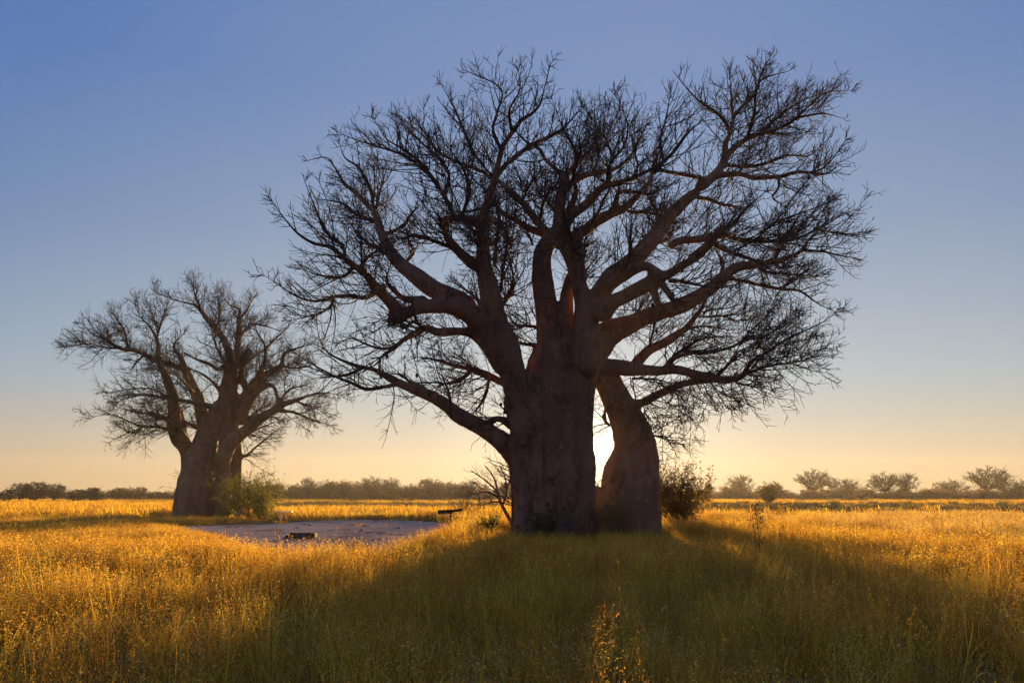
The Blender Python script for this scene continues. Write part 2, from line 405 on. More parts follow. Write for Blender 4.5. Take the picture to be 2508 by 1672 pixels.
def build_tree(tree, name, label, group, mat, voxel, rmin, tw, centre, scars=(), lobes=0.03):
    base = np.array([tree.limbs[0][0][0, 0], tree.limbs[0][0][0, 1], 0.0])
    root = empty(name, tuple(base)); tag(root, label, 'tree', group)
    centre = np.asarray(centre, float)
    thick = Geo(); thin = Geo(); samples = []; key = []; tips = []
    for P4, lid in tree.limbs:
        S, ln = sample_line(P4, .10)
        S[:, 3] = np.maximum(S[:, 3], .008); tl = np.linspace(0, 1, len(S))[:, None]
        if S[-1, 3] < .09: S[:, 3] *= 1 - .55 * np.clip((tl[:, 0] - .7) / .3, 0, 1)
        wob = np.clip(S[:, 3], .02, .12)[:, None] * .35
        t_ = np.gradient(S[:, :3], axis=0); t_ = unit(t_)
        ph = rng.random(3) * 10
        off = np.stack([[noise.noise((q * .9, ph[j], j * 7.1)) for q in np.arange(len(S)) * .12] for j in range(3)], 1)
        S[:, :3] += off * wob
        samples.append(np.concatenate([S, t_, tl], 1))
        big = S[:, 3] >= rmin
        nb = int(np.argmin(big)) if not big.all() else len(S)   # leading thick run
        if nb > 3:
            B = S[:nb]; st = max(1, int(np.median(B[:, 3]) * .6 / .10)); ii = np.unique(np.r_[np.arange(0, nb, st), nb - 1]); B = B[ii]
            a, b = B[0], B[-1]; ta = unit(B[1, :3] - B[0, :3]); tb = unit(B[-1, :3] - B[-2, :3])
            caps0 = [np.r_[a[:3] - ta * a[3] * s_, a[3] * q] for s_, q in ((.9, .3), (.6, .75))]; caps1 = [np.r_[b[:3] + tb * b[3] * s_, b[3] * q] for s_, q in ((.6, .75), (.9, .3))]
            B = np.vstack([caps0, B, caps1]); n0 = thick.n; sides = 14
            thick.tubes(B[:, :3], B[:, 3], sides)
            m_ = len(B)
            for ring, flip in ((0, True), (m_ - 1, False)):
                c_ = B[ring, :3]; vi = n0 + ring * sides + np.arange(sides)
                thick.add(c_[None], None, None); ci = thick.n - 1
                T_ = np.stack([vi, np.roll(vi, -1), np.full(sides, ci)], 1); T_ = T_[:, ::-1] if flip else T_
                thick.T.append(T_)
            for q in S[:nb:2]: key.append((q[:3], q[3], lid or 0))
        if nb < len(S) - 1:
            B = S[max(0, nb - 2):]; ii = np.unique(np.r_[np.arange(0, len(B), 2), len(B) - 1]); B = B[ii]
            thin.tubes(B[:, :3], B[:, 3] * tw.get('thin', 1.0), 6)
        tips.append(np.r_[S[-1], t_[-1]])
    # fused trunk and limbs
    me = thick.mesh('wood')
    tmp = bpy.data.objects.new('wood', me); col.objects.link(tmp)
    md = tmp.modifiers.new('remesh', 'REMESH'); md.mode = 'VOXEL'; md.voxel_size = voxel
    ms = tmp.modifiers.new('smooth', 'SMOOTH'); ms.factor = .5; ms.iterations = 5
    dg = bpy.context.evaluated_depsgraph_get()
    ev = bpy.data.meshes.new_from_object(tmp.evaluated_get(dg))
    bpy.data.objects.remove(tmp); bpy.data.meshes.remove(me)
    nv = len(ev.vertices); V = np.empty(nv * 3, np.float32); ev.vertices.foreach_get('co', V); V = V.reshape(-1, 3).astype(float)
    NN = np.empty(nv * 3, np.float32); ev.vertices.foreach_get('normal', NN); NN = NN.reshape(-1, 3)
    kd = kdtree.KDTree(len(key))
    for i, (p, r_, _) in enumerate(key): kd.insert(p, i)
    kd.balance()
    kr = np.array([q[1] for q in key]); kl = np.array([q[2] for q in key])
    lab = np.zeros(nv, int); rad = np.zeros(nv)
    for i in range(nv):
        best = 1e9
        for co, j, dist in kd.find_n(V[i], 5):
            q = dist - kr[j]
            if q < best: best = q; lab[i] = kl[j]; rad[i] = kr[j]
    dsp = np.zeros(nv)
    for i in range(nv):
        x, y, z = V[i]; r_ = min(rad[i], .8)
        dsp[i] = lobes * (r_ / .6) * (noise.noise((x * 1.3, y * 1.3, z * .35)) + .5 * noise.noise((x * 3.5, y * 3.5, z * 2.2)) + .28 * noise.noise((x * 3, y * 3, z * 13)))
    for (sx, sy, srad, depth) in scars:                 # old wounds: a sunken pit inside a raised lip
        near = np.argsort((np.abs((CX + V[:, 0] / V[:, 1] * F) - sx) + np.abs((HY - (V[:, 2] - CAMH) / V[:, 1] * F) - sy)) + V[:, 1] * 3)[:1]
        c_ = V[near[0]]; dd = np.linalg.norm((V - c_) * np.array([1, .6, 1]), axis=1) / srad
        dsp += 1.5 * depth * (-1.0 * np.exp(-(dd / .6) ** 2) + .55 * np.exp(-((dd - 1.05) / .3) ** 2)) * (dd < 2.5)
    V = V + NN * dsp[:, None]
    nf = len(ev.polygons); fv = np.empty(len(ev.loops), np.int32); ev.loops.foreach_get('vertex_index', fv); Qf = fv.reshape(-1, 4)
    ev.vertices.foreach_set('co', V.astype(np.float32).ravel()); ev.update()
    NN = np.empty(nv * 3, np.float32); ev.vertices.foreach_get('normal', NN); NN = NN.reshape(-1, 3)
    fl = lab[Qf[:, 0]]
    trunk = None
    for l_ in np.unique(fl):
        sel = Qf[fl == l_]; used, inv = np.unique(sel, return_inverse=True)
        pm = mesh_np('trunk' if l_ == 0 else 'limb', V[used] - base, [inv.reshape(-1, 4)], mat)
        pm.normals_split_custom_set_from_vertices([tuple(x) for x in NN[used]])
        o_ = link('trunk' if l_ == 0 else 'limb', pm, root)
    bpy.data.meshes.remove(ev)
    # tips carry on into sprays, then the whole crown is filled
    T_ = np.array(tips); kp = T_[:, 3] < tw['rthin']
    for rep in range(2):
        d = side_dir(T_[kp, 4:7], 5, 30); Pt, Rt = grow(T_[kp, :3], d, rng.uniform(.4, 1.0, kp.sum()) * tw['l1'] * .2, np.minimum(np.maximum(T_[kp, 3] * .8, .009), .014), 6, tw['up'], .15, .4)
        thin.tubes(Pt, Rt, 4)
        for Pa, Ra in zip(Pt, Rt):
            tt = unit(np.gradient(Pa, axis=0)); C_ = np.concatenate([Pa, Ra[:, None], tt, np.full((len(Pa), 1), 1.05)], 1); samples.append(C_[1:-1])
    g = twigs(samples, centre, tw)
    for P, R, sd in g: thin.tubes(P, R, sd)
    for i in range(len(thin.V)): thin.V[i] = thin.V[i] - base
    crown = link('crown', thin.mesh('crown', M_TWIG), root)
    pts = np.concatenate([g[0][0][:, 3], g[1][0][:, 2]])
    return root, base, pts

# ------------------------------------------------------------------ the big baobab
T = Tree(30.0); Lm = T.limb
# trunk columns
Lm('C4', [(430, 1530, 150), (432, 1440, 138), (430, 1300, 128), (428, 1100, 125), (420, 800, 135), (420, 500, 150), (440, 300, 128), (455, 170, 85), (465, 70, 40)], -.2, .3)
Lm('C4', [(245, 1530, 95), (240, 1440, 82), (238, 1250, 74), (232, 1000, 78), (222, 800, 82), (205, 600, 86), (175, 400, 92), (130, 220, 98), (95, 100, 98)], -.5)
Lm('C4', [(655, 1530, 125), (650, 1400, 105), (645, 1200, 97), (642, 950, 97), (632, 800, 92), (635, 600, 90), (640, 450, 95), (640, 300, 105), (610, 170, 75), (590, 70, 35)], .0)
Lm('C4', [(430, 1530, 230), (430, 1300, 215), (425, 900, 220), (420, 500, 215), (430, 250, 170)], 1.0)
Lm('C4', [(330, 1480, 70), (330, 1200, 62), (325, 900, 62), (318, 600, 55), (300, 450, 40), (280, 330, 22)], -.72, -.4)
Lm('C4', [(555, 1500, 95), (548, 1250, 80), (540, 950, 74), (540, 650, 64), (550, 450, 45), (560, 300, 25)], -.5, -.2)
Lm('C4', [(205, 1520, 60), (176, 1250, 30), (165, 1000, 32), (140, 880, 40), (100, 800, 55)], .5)
Lm('C4', [(772, 1530, 80), (768, 1400, 62), (764, 1290, 48), (760, 1190, 34), (757, 1125, 20)], .7)
# second, bottle-shaped stem
Lm('C4', [(985, 1500, 225), (983, 1390, 214), (983, 1200, 212), (985, 1090, 208), (995, 1000, 193), (1014, 900, 164), (1016, 820, 143), (976, 700, 132), (930, 600, 116), (888, 520, 100), (850, 440, 92), (800, 350, 90), (720, 280, 90), (620, 200, 90)], 1.2, .4)
Lm('C4', [(840, 690, 10), (815, 670, 11), (795, 640, 14), (797, 610, 20), (800, 585, 14)], .9)
# A: low left limb
Lm('C3', [(1530, 1080, 60), (1490, 1000, 62), (1430, 925, 60), (1330, 850, 50), (1180, 770, 48), (1100, 710, 42), (1000, 650, 37), (900, 605, 30), (820, 575, 26), (740, 535, 22), (680, 500, 18), (590, 480, 14), (480, 440, 11), (390, 390, 8), (350, 330, 6), (330, 240, 4)], .3, -3.0, lid=1)
Lm('C3', [(810, 578, 16), (700, 600, 13), (620, 610, 12), (540, 575, 10), (460, 545, 8), (370, 500, 6), (280, 450, 5), (200, 400, 4)], -2.0, -4.0)
Lm('C3', [(600, 483, 10), (520, 520, 9), (420, 535, 7), (340, 500, 5), (240, 470, 4)], -2.4, -1.0)
Lm('C3', [(1000, 650, 12), (960, 600, 11), (880, 570, 9), (830, 525, 8), (760, 520, 5)], -1.3, .5)
Lm('C3', [(1480, 820, 30), (1420, 790, 22), (1370, 790, 18), (1320, 812, 12)], 0, -.8)
Lm('C3', [(1450, 770, 18), (1435, 740, 16), (1445, 700, 9)], 0)
Lm('C3', [(1120, 690, 9), (1105, 620, 8), (1080, 560, 6), (1060, 500, 4)], -1.2, -2)
# B
Lm('C3', [(1460, 580, 30), (1420, 565, 24), (1330, 525, 22), (1240, 495, 19), (1170, 475, 15), (1080, 450, 12), (1000, 430, 9), (920, 420, 6)], .6, 3.0, lid=2)
Lm('C3', [(1240, 500, 12), (1180, 550, 10), (1100, 580, 8), (1020, 570, 6), (900, 575, 4)], 1.3, 2.6)
Lm('C3', [(1345, 540, 12), (1330, 620, 12), (1300, 690, 9), (1240, 770, 4)], 1.0, .2)
# C
Lm('C3', [(1330, 330, 45), (1260, 285, 30), (1210, 272, 26), (1130, 270, 25), (1040, 272, 24), (970, 250, 22), (900, 285, 20), (840, 320, 16), (780, 370, 14), (720, 410, 11), (690, 450, 8), (640, 490, 5)], -.4, -3.5, lid=3)
Lm('C3', [(1080, 270, 16), (1060, 295, 14), (1045, 320, 8)], -1.1)
Lm('C3', [(790, 365, 9), (700, 370, 8), (620, 345, 7), (540, 310, 5), (470, 330, 4)], -2.8, -2.0)
Lm('C3', [(960, 255, 12), (900, 210, 10), (850, 250, 7), (780, 230, 4)], -2, -4)
Lm('C3', [(700, 430, 7), (695, 500, 5), (720, 560, 3)], -3.2, -3.0)
# D: the great arching left limb
Lm('CM', [(430, 1560, 95), (335, 1400, 90), (240, 1240, 85), (140, 1140, 76), (0, 1092, 66)], -.6, -1.6, lid=4)
Lm('C3', [(1180, 118, 56), (1110, 114, 50), (1050, 115, 45), (950, 130, 40), (880, 155, 36), (830, 185, 32), (795, 205, 26)], -1.5, -2.8, lid=4)
Lm('C3', [(850, 165, 34), (800, 130, 38), (745, 75, 34), (690, 25, 31), (660, 0, 28)], -2.4, -3.1, lid=4)
Lm('C3', [(790, 140, 30), (775, 180, 27), (770, 215, 22)], -2.6, -2.7, lid=4)
Lm('C1', [(545, 1180, 24), (490, 1110, 19), (420, 1060, 15), (370, 1020, 13), (330, 990, 10), (250, 970, 7), (170, 920, 6), (110, 850, 4), (60, 780, 3)], -3.1, -5.5)
Lm('C1', [(590, 1180, 16), (500, 1232, 13), (440, 1225, 11), (340, 1230, 8), (270, 1250, 7), (190, 1235, 5), (120, 1195, 4), (20, 1130, 3)], -3.0, -5.0)
Lm('C1', [(345, 1240, 8), (330, 1280, 7), (270, 1310, 5), (150, 1340, 3)], -3.9, -4.5)
Lm('C1', [(490, 1110, 11), (440, 1090, 9), (400, 1130, 7), (300, 1130, 5), (200, 1100, 3)], -3.3, -2.2)
Lm('C1', [(400, 1040, 10), (390, 980, 8), (310, 920, 6), (270, 830, 5), (210, 680, 3)], -3.6, -4.4)
Lm('C1', [(470, 1090, 9), (510, 1040, 8), (560, 1010, 6), (640, 1030, 4)], -3.4, -5.4)
Lm('C1', [(780, 1245, 24), (690, 1238, 16), (640, 1200, 12), (600, 1150, 8), (620, 1080, 5)], -2.0, -3.0)
# E
Lm('C1', [(980, 1280, 62), (900, 1230, 50), (820, 1185, 45), (740, 1130, 40), (670, 1070, 34), (610, 1000, 28), (578, 930, 23), (560, 870, 19), (540, 820, 16), (490, 770, 12), (440, 720, 10), (400, 690, 8), (360, 620, 6), (310, 560, 5), (220, 575, 3)], -.2, 3.5, lid=5)
Lm('C1', [(562, 875, 12), (520, 860, 10), (450, 830, 8), (390, 780, 6), (280, 760, 4)], 2.1, 4.4)
Lm('C1', [(578, 935, 12), (640, 910, 10), (690, 880, 9), (720, 830, 7), (770, 780, 4)], 1.8, .8)
Lm('C1', [(540, 820, 9), (525, 720, 8), (470, 610, 6), (400, 560, 4), (370, 470, 3)], 2.4, 1.0)
Lm('C1', [(545, 825, 8), (570, 720, 6), (600, 620, 4)], 2.4, 3.6)
Lm('C1', [(680, 1075, 12), (730, 1010, 9), (700, 940, 7), (730, 890, 5)], 1.1, 2.9)
Lm('C1', [(610, 1000, 10), (540, 990, 8), (470, 930, 6), (420, 870, 4)], 1.6, 4.6)
# F: left stem
Lm('CM', [(440, 1540, 112), (385, 1320, 104), (345, 1160, 90), (312, 1000, 82), (275, 850, 66), (260, 700, 56), (258, 550, 54), (262, 460, 50), (285, 340, 36), (320, 220, 33), (345, 130, 29), (368, 60, 26)], -.6, -2.0, lid=6)
Lm('C1', [(1118, 660, 18), (1140, 570, 15), (1170, 490, 13), (1220, 420, 11), (1250, 380, 9), (1300, 350, 7), (1340, 300, 6), (1360, 220, 4), (1390, 110, 3)], -2.0, -3.6)
Lm('C1', [(1112, 670, 16), (1160, 610, 14), (1230, 550, 13), (1300, 500, 12), (1380, 460, 10), (1450, 420, 8), (1530, 330, 5)], -2.0, -.8)
Lm('C1', [(1150, 520, 9), (1110, 430, 8), (1130, 350, 6), (1150, 230, 4), (1000, 150, 3)], -2.4, -2.8)
Lm('C1', [(1200, 430, 8), (1190, 330, 6), (1240, 240, 4), (1235, 150, 3)], -2.5, -4.4)
Lm('CM', [(250, 800, 46), (180, 770, 44), (110, 715, 38), (40, 640, 36), (-15, 570, 30)], -1.2, -2.0, lid=7)
Lm('C1', [(930, 995, 16), (893, 950, 15), (876, 905, 15), (885, 868, 16), (920, 850, 17), (905, 800, 14), (870, 730, 12), (810, 645, 10), (760, 580, 8), (680, 520, 6), (600, 470, 4), (545, 380, 3)], -2.0, -5.0)
Lm('CM', [(235, 460, 42), (150, 430, 34), (70, 420, 30), (0, 425, 26), (-60, 440, 22)], -1.6, -2.4, lid=7)
Lm('C1', [(910, 990, 10), (830, 960, 9), (760, 940, 8), (700, 940, 6), (640, 960, 4)], -2.0, -3.6)
Lm('C1', [(880, 745, 10), (900, 640, 8), (850, 560, 7), (780, 500, 5), (650, 360, 3)], -3.4, -2.2)
Lm('C1', [(800, 640, 8), (700, 560, 7), (600, 520, 5), (470, 480, 4), (390, 450, 3)], -3.9, -3.2)
Lm('C1', [(960, 850, 12), (980, 790, 9), (1000, 700, 7), (960, 600, 5), (860, 460, 3)], -2.4, -3.9)
# G
Lm('CM', [(345, 790, 18), (358, 640, 17), (385, 500, 15), (380, 380, 12), (350, 290, 8)], -.2, .8)
Lm('CM', [(395, 990, 15), (412, 800, 13), (445, 620, 10), (440, 400, 8), (440, 200, 5)], .2, 1.4)
Lm('CM', [(420, 1040, 9), (480, 960, 8), (540, 880, 6), (600, 760, 4)], .2, -1.5)
Lm('CM', [(445, 640, 8), (490, 550, 6), (560, 500, 4)], .8, 2.4)
Lm('CM', [(705, 1260, 15), (600, 1250, 13), (520, 1242, 10), (470, 1200, 5)], .6, 2.0)
Lm('CM', [(700, 1395, 19), (590, 1390, 14), (520, 1370, 9), (480, 1340, 4)], .6, 1.6)
# H: central stems and their knot
Lm('CM', [(760, 1560, 110), (765, 1400, 92), (755, 1250, 84), (745, 1100, 84), (718, 900, 84), (712, 780, 78), (722, 690, 74), (760, 605, 70), (825, 545, 68)], .4, .2, lid=8)
Lm('CM', [(1060, 1540, 120), (1050, 1300, 110), (1045, 1100, 85), (1010, 960, 62), (962, 820, 52), (930, 710, 52), (885, 610, 62), (845, 535, 68)], -.4, .0, lid=8)
Lm('CM', [(900, 1400, 100), (900, 1280, 84), (898, 1150, 64), (905, 1010, 52), (930, 890, 45), (985, 800, 40), (1000, 690, 42), (975, 580, 46)], .4, .3, lid=8)
Lm('CM', [(845, 520, 66), (840, 420, 50), (850, 320, 46), (868, 220, 44), (880, 130, 34), (872, 80, 26)], .1, .8, lid=8)
Lm('CM', [(875, 90, 22), (835, 55, 20), (790, 15, 18), (735, -35, 16), (690, -110, 13), (600, -160, 10), (520, -240, 7), (440, -360, 4)], .8, 2.6)
Lm('CM', [(870, 100, 22), (930, 58, 21), (970, 0, 19), (985, -60, 15), (950, -140, 11), (900, -220, 8), (850, -330, 5), (800, -480, 3)], .8, -.4)
Lm('CM', [(970, -20, 14), (1050, -70, 11), (1120, -160, 9), (1160, -300, 6), (1170, -460, 3)], .6, 3.0)
Lm('CM', [(890, 400, 30), (920, 335, 26), (960, 280, 25), (977, 200, 20), (957, 130, 17), (960, 60, 15), (985, 0, 13), (1010, -90, 10), (1000, -200, 7), (1060, -340, 4)], -.2, -3.0)
Lm('CM', [(880, 200, 32), (980, 120, 28), (1080, 85, 25), (1200, 62, 20), (1290, 30, 16), (1380, -40, 12), (1440, -140, 9), (1500, -260, 6), (1540, -400, 3)], .7, 3.8)
Lm('CM', [(1090, 85, 12), (1130, 10, 10), (1150, -110, 8), (1110, -250, 5)], 1.8, 4.6)
# I: diagonals to the upper left
Lm('CM', [(860, 640, 36), (790, 570, 34), (700, 470, 32), (620, 370, 31), (560, 290, 28), (480, 220, 25), (400, 155, 20), (345, 100, 15), (260, 30, 11)], -.3, 1.8, lid=9)
Lm('C1', [(1070, 600, 10), (1020, 540, 9), (980, 450, 7), (930, 330, 5), (870, 220, 3)], 1.8, 2.8)
Lm('C1', [(1130, 670, 11), (1040, 620, 9), (940, 580, 7), (860, 540, 6), (760, 440, 4), (660, 360, 3)], 1.5, 4.5)
Lm('CM', [(760, 560, 32), (690, 530, 30), (600, 490, 26), (500, 430, 21), (400, 370, 17), (340, 290, 13), (260, 190, 9), (180, 120, 6), (130, 40, 4)], .3, 3.6)
Lm('CM', [(640, 620, 10), (615, 560, 11), (560, 510, 7)], 1.0, 1.6)
Lm('CM', [(560, 290, 11), (600, 200, 9), (650, 100, 7), (660, -20, 4)], .9, -1.4)
Lm('CM', [(700, 420, 14), (720, 320, 11), (760, 220, 8), (820, 120, 5)], .2, -1.8)
# J
Lm('CM', [(870, 510, 48), (905, 450, 42), (945, 395, 38), (1010, 350, 36), (1090, 280, 34), (1150, 205, 30), (1220, 165, 26), (1320, 142, 22), (1420, 112, 20), (1520, 62, 18), (1600, 20, 15)], -.3, -3.2, lid=10)
Lm('C2', [(510, 632, 11), (570, 570, 9), (620, 520, 7), (680, 440, 5), (760, 370, 3)], -3.2, -5.0)
Lm('C2', [(560, 580, 8), (540, 480, 7), (570, 380, 5), (590, 260, 3)], -3.3, -3.6)
Lm('CM', [(1200, 175, 20), (1222, 110, 17), (1228, 40, 15), (1265, -40, 12), (1330, -110, 9), (1370, -220, 7), (1360, -350, 5), (1290, -520, 3)], -1.9, -4.2)
Lm('CM', [(1265, -40, 10), (1220, -150, 8), (1180, -260, 6), (1220, -400, 3)], -2.6, -1.6)
Lm('CM', [(1410, 110, 12), (1450, 20, 9), (1430, -80, 7), (1480, -220, 4)], -2.5, -4.8)
Lm('CM', [(930, 580, 46), (980, 550, 44), (1040, 520, 42), (1130, 450, 41), (1230, 390, 39), (1330, 350, 34), (1400, 300, 28), (1470, 220, 24), (1540, 150, 21), (1562, 80, 17), (1570, 0, 12), (1620, -90, 8), (1640, -220, 5)], .2, 2.6, lid=10)
Lm('CM', [(1235, 385, 30), (1280, 300, 24), (1300, 228, 20), (1380, 210, 18), (1455, 222, 15), (1540, 240, 10), (1640, 200, 6)], 1.2, -.6)
Lm('CM', [(1055, 505, 13), (1140, 380, 13), (1200, 260, 12), (1240, 190, 9)], .3, -.6)
Lm('CM', [(1370, 370, 13), (1450, 378, 12), (1540, 380, 10), (1610, 400, 7), (1680, 380, 4)], 1.6, .6)
# K: great right limb
Lm('CM', [(1050, 1150, 90), (1100, 1060, 78), (1170, 980, 76), (1245, 885, 74), (1340, 805, 71), (1440, 720, 68), (1530, 620, 64), (1620, 500, 59), (1700, 400, 54), (1790, 315, 48), (1880, 235, 40)], -.2, .8, lid=11)
Lm('C2', [(735, 700, 28), (810, 640, 22), (850, 580, 18), (890, 520, 16), (940, 480, 14), (1010, 450, 12), (1090, 430, 10), (1170, 390, 8), (1250, 320, 6), (1340, 250, 4), (1455, 240, 2)], .8, 2.2, lid=11)
Lm('C2', [(838, 600, 15), (858, 490, 13), (878, 445, 11), (850, 380, 9), (790, 330, 7), (720, 280, 5), (620, 170, 3)], 1.0, -1.0)
Lm('C2', [(880, 450, 11), (900, 360, 9), (950, 300, 7), (1010, 230, 6), (1030, 150, 4), (1075, 75, 3)], .8, 2.8)
Lm('C2', [(960, 468, 9), (995, 350, 8), (1015, 200, 5), (1160, 145, 3)], 1.2, .2)
Lm('C2', [(890, 370, 7), (885, 280, 5), (880, 190, 3)], .9, -1.5)
Lm('C2', [(1010, 450, 8), (1120, 360, 6), (1220, 290, 4), (1330, 250, 3)], 1.5, 4.0)
Lm('C2', [(1200, 370, 6), (1320, 350, 4), (1415, 370, 2)], 1.9, .8)
Lm('C2', [(820, 645, 16), (920, 640, 14), (990, 660, 13), (1060, 655, 12), (1130, 650, 10), (1200, 630, 8), (1280, 630, 6), (1350, 590, 4), (1425, 490, 3)], .9, -1.2)
Lm('C2', [(850, 597, 10), (950, 605, 9), (1030, 595, 8), (1100, 570, 7), (1160, 550, 5), (1260, 550, 4), (1350, 470, 3)], 1.0, 3.6)
Lm('C2', [(1110, 655, 7), (1110, 710, 6), (1080, 750, 5), (1130, 790, 3)], 0, 1.0)
Lm('C2', [(1250, 630, 6), (1330, 640, 5), (1400, 600, 3)], -.7, .8)
Lm('C2', [(775, 668, 13), (700, 650, 11), (620, 635, 10), (560, 622, 8), (500, 580, 5)], .8, -1.0)
Lm('C2', [(690, 745, 12), (770, 760, 9), (860, 790, 7), (960, 800, 5)], .6, 2.8)
# L
Lm('CM', [(1240, 930, 52), (1340, 855, 50), (1440, 800, 44), (1520, 792, 38), (1570, 825, 40), (1640, 860, 40), (1720, 832, 35), (1800, 780, 32), (1880, 735, 28)], -.9, -2.6, lid=12)
Lm('C2', [(700, 1040, 26), (745, 1005, 24), (790, 960, 21), (830, 912, 17), (900, 870, 10), (960, 800, 7), (1040, 730, 4)], -2.3, -4.2)
Lm('CM', [(1180, 1140, 80), (1250, 1070, 66), (1330, 1030, 56), (1430, 980, 55), (1520, 930, 58), (1575, 875, 52)], -.8, -1.6, lid=12)
Lm('CM', [(1560, 940, 40), (1582, 1020, 30), (1580, 1062, 20)], -1.6, -1.8)
Lm('CM', [(1600, 890, 32), (1650, 950, 29), (1700, 1020, 26), (1738, 1085, 16)], -1.7, -2.4)
Lm('CM', [(1680, 900, 18), (1780, 905, 15), (1900, 930, 11), (2050, 960, 7), (2200, 930, 4)], -2.0, -3.6)
Lm('C2', [(600, 985, 20), (640, 960, 20), (740, 950, 18), (830, 925, 16), (910, 950, 12), (1000, 960, 10), (1090, 960, 8), (1170, 930, 7), (1260, 880, 5), (1350, 780, 3)], -1.0, -4.6)
Lm('C2', [(800, 975, 14), (870, 1010, 12), (950, 1040, 10), (1040, 1070, 7), (1120, 1130, 4)], -2.6, -4.8)
Lm('C2', [(1090, 958, 8), (1160, 960, 7), (1300, 905, 5), (1420, 830, 3)], -3.6, -2.6)
Lm('C2', [(1000, 960, 7), (1080, 880, 6), (1180, 840, 4), (1290, 800, 3)], -3.2, -5.6)
Lm('C2', [(1300, 905, 5), (1400, 925, 4), (1510, 930, 2)], -3.0, -3.4)
# M
Lm('C2', [(190, 1520, 80), (260, 1440, 70), (330, 1388, 55), (420, 1350, 45), (520, 1310, 40), (620, 1280, 38), (720, 1230, 35), (790, 1180, 31), (850, 1130, 28), (910, 1090, 24), (1000, 1075, 20), (1080, 1060, 16), (1160, 1040, 13), (1230, 1000, 10), (1255, 955, 7), (1330, 880, 5), (1350, 780, 3)], .2, 2.4, lid=13)
Lm('C2', [(1225, 1005, 8), (1320, 1010, 6), (1400, 1030, 4), (1470, 1040, 3)], 1.9, .4)
Lm('C2', [(845, 1135, 12), (930, 1150, 10), (1020, 1170, 9), (1120, 1190, 8), (1210, 1200, 6), (1300, 1260, 4), (1380, 1300, 2)], 1.4, 4.0)
Lm('C2', [(1120, 1190, 6), (1220, 1120, 5), (1300, 1080, 3)], 2.6, 4.6)
Lm('C2', [(1080, 1060, 9), (1120, 1000, 8), (1160, 930, 6), (1230, 800, 4)], 1.6, 3.6)
Lm('C2', [(1000, 1075, 9), (1060, 1110, 7), (1150, 1120, 5), (1320, 1130, 3)], 1.5, -.6)
Lm('C2', [(780, 1190, 12), (830, 1160, 9), (840, 1060, 7), (800, 990, 5)], 1.0, 2.8)
# O
Lm('CR', [(190, 560, 60), (230, 480, 50), (310, 400, 45), (370, 360, 44), (460, 320, 40), (560, 260, 36), (640, 200, 31), (720, 110, 26), (780, 40, 22), (815, -40, 16), (860, -120, 10), (960, -180, 5)], 1.4, 3.2, lid=14)
Lm('CR', [(770, 95, 11), (900, 90, 10), (1000, 90, 8), (1100, 125, 6), (1250, 110, 4), (1380, 60, 3)], 2.8, 4.8)
Lm('CR', [(680, 200, 12), (770, 180, 9), (900, 185, 7), (1050, 210, 5), (1180, 190, 3)], 2.6, 1.4)
Lm('CR', [(320, 390, 14), (335, 310, 12), (360, 220, 10), (400, 60, 8), (420, -60, 5)], 1.8, .6)
Lm('CR', [(800, 50, 9), (900, 30, 8), (1050, 10, 6), (1180, -40, 3)], 3.0, 5.0)
# P and Q: lower right limbs
Lm('CR', [(-230, 520, 80), (-80, 535, 78), (150, 550, 66), (350, 568, 48), (550, 562, 44), (700, 590, 40), (850, 622, 37), (980, 650, 34), (1090, 642, 31), (1160, 612, 26), (1200, 540, 16), (1270, 460, 15), (1370, 410, 14), (1480, 330, 13), (1590, 270, 11), (1720, 210, 9), (1830, 160, 8), (1910, 110, 6), (2000, 50, 4)], .4, -3.2, lid=15)
Lm('CR', [(1150, 618, 16), (1230, 580, 13), (1330, 545, 11), (1450, 515, 10), (1580, 500, 8), (1700, 480, 6), (1850, 430, 4), (1940, 455, 3)], -1.5, -4.6)
Lm('CR', [(1580, 500, 6), (1680, 540, 5), (1790, 575, 4), (1910, 590, 3)], -3.0, -2.4)
Lm('CR', [(930, 612, 17), (1000, 540, 15), (1080, 460, 13), (1120, 400, 9), (1200, 360, 6), (1290, 320, 4)], -1.0, 1.0)
Lm('CR', [(480, 560, 36), (505, 500, 32), (535, 465, 27), (600, 438, 22), (680, 412, 20), (800, 410, 18), (920, 395, 16), (1040, 365, 14), (1120, 330, 12), (1180, 270, 10), (1250, 190, 9), (1330, 120, 8), (1380, 50, 6), (1440, -60, 4)], -.3, -2.8, lid=15)
Lm('CR', [(1120, 332, 9), (1220, 290, 8), (1400, 255, 6), (1560, 245, 4), (1800, 265, 3)], -1.8, .6)
Lm('CR', [(1180, 275, 8), (1330, 270, 7), (1470, 200, 5), (1640, 100, 3)], -2.0, -4.4)
Lm('CR', [(540, 440, 17), (640, 370, 14), (740, 310, 13), (810, 285, 11), (920, 270, 9), (1040, 265, 6), (1150, 280, 4)], -.8, 1.6)
Lm('CR', [(1270, 465, 9), (1340, 470, 7), (1450, 460, 6), (1620, 440, 4), (1800, 390, 4), (1990, 360, 2)], -1.8, .2)
Lm('CR', [(1480, 335, 7), (1600, 320, 5), (1720, 300, 3)], -2.3, -3.8)
Lm('CR', [(1170, 605, 8), (1280, 620, 6), (1440, 625, 3)], -1.5, .4)
Lm('CR', [(1100, 675, 10), (1200, 700, 8), (1300, 715, 5), (1400, 740, 3)], -1.4, -2.6)
Lm('CR', [(-20, 860, 66), (130, 868, 58), (260, 850, 42), (380, 790, 38), (500, 740, 36), (620, 690, 34), (740, 665, 32), (860, 655, 28), (960, 660, 22)], 1.0, -.9, lid=16)
Lm('CR', [(180, 640, 14), (260, 640, 10), (400, 650, 9), (480, 670, 6), (540, 700, 4)], .2, -1.2)
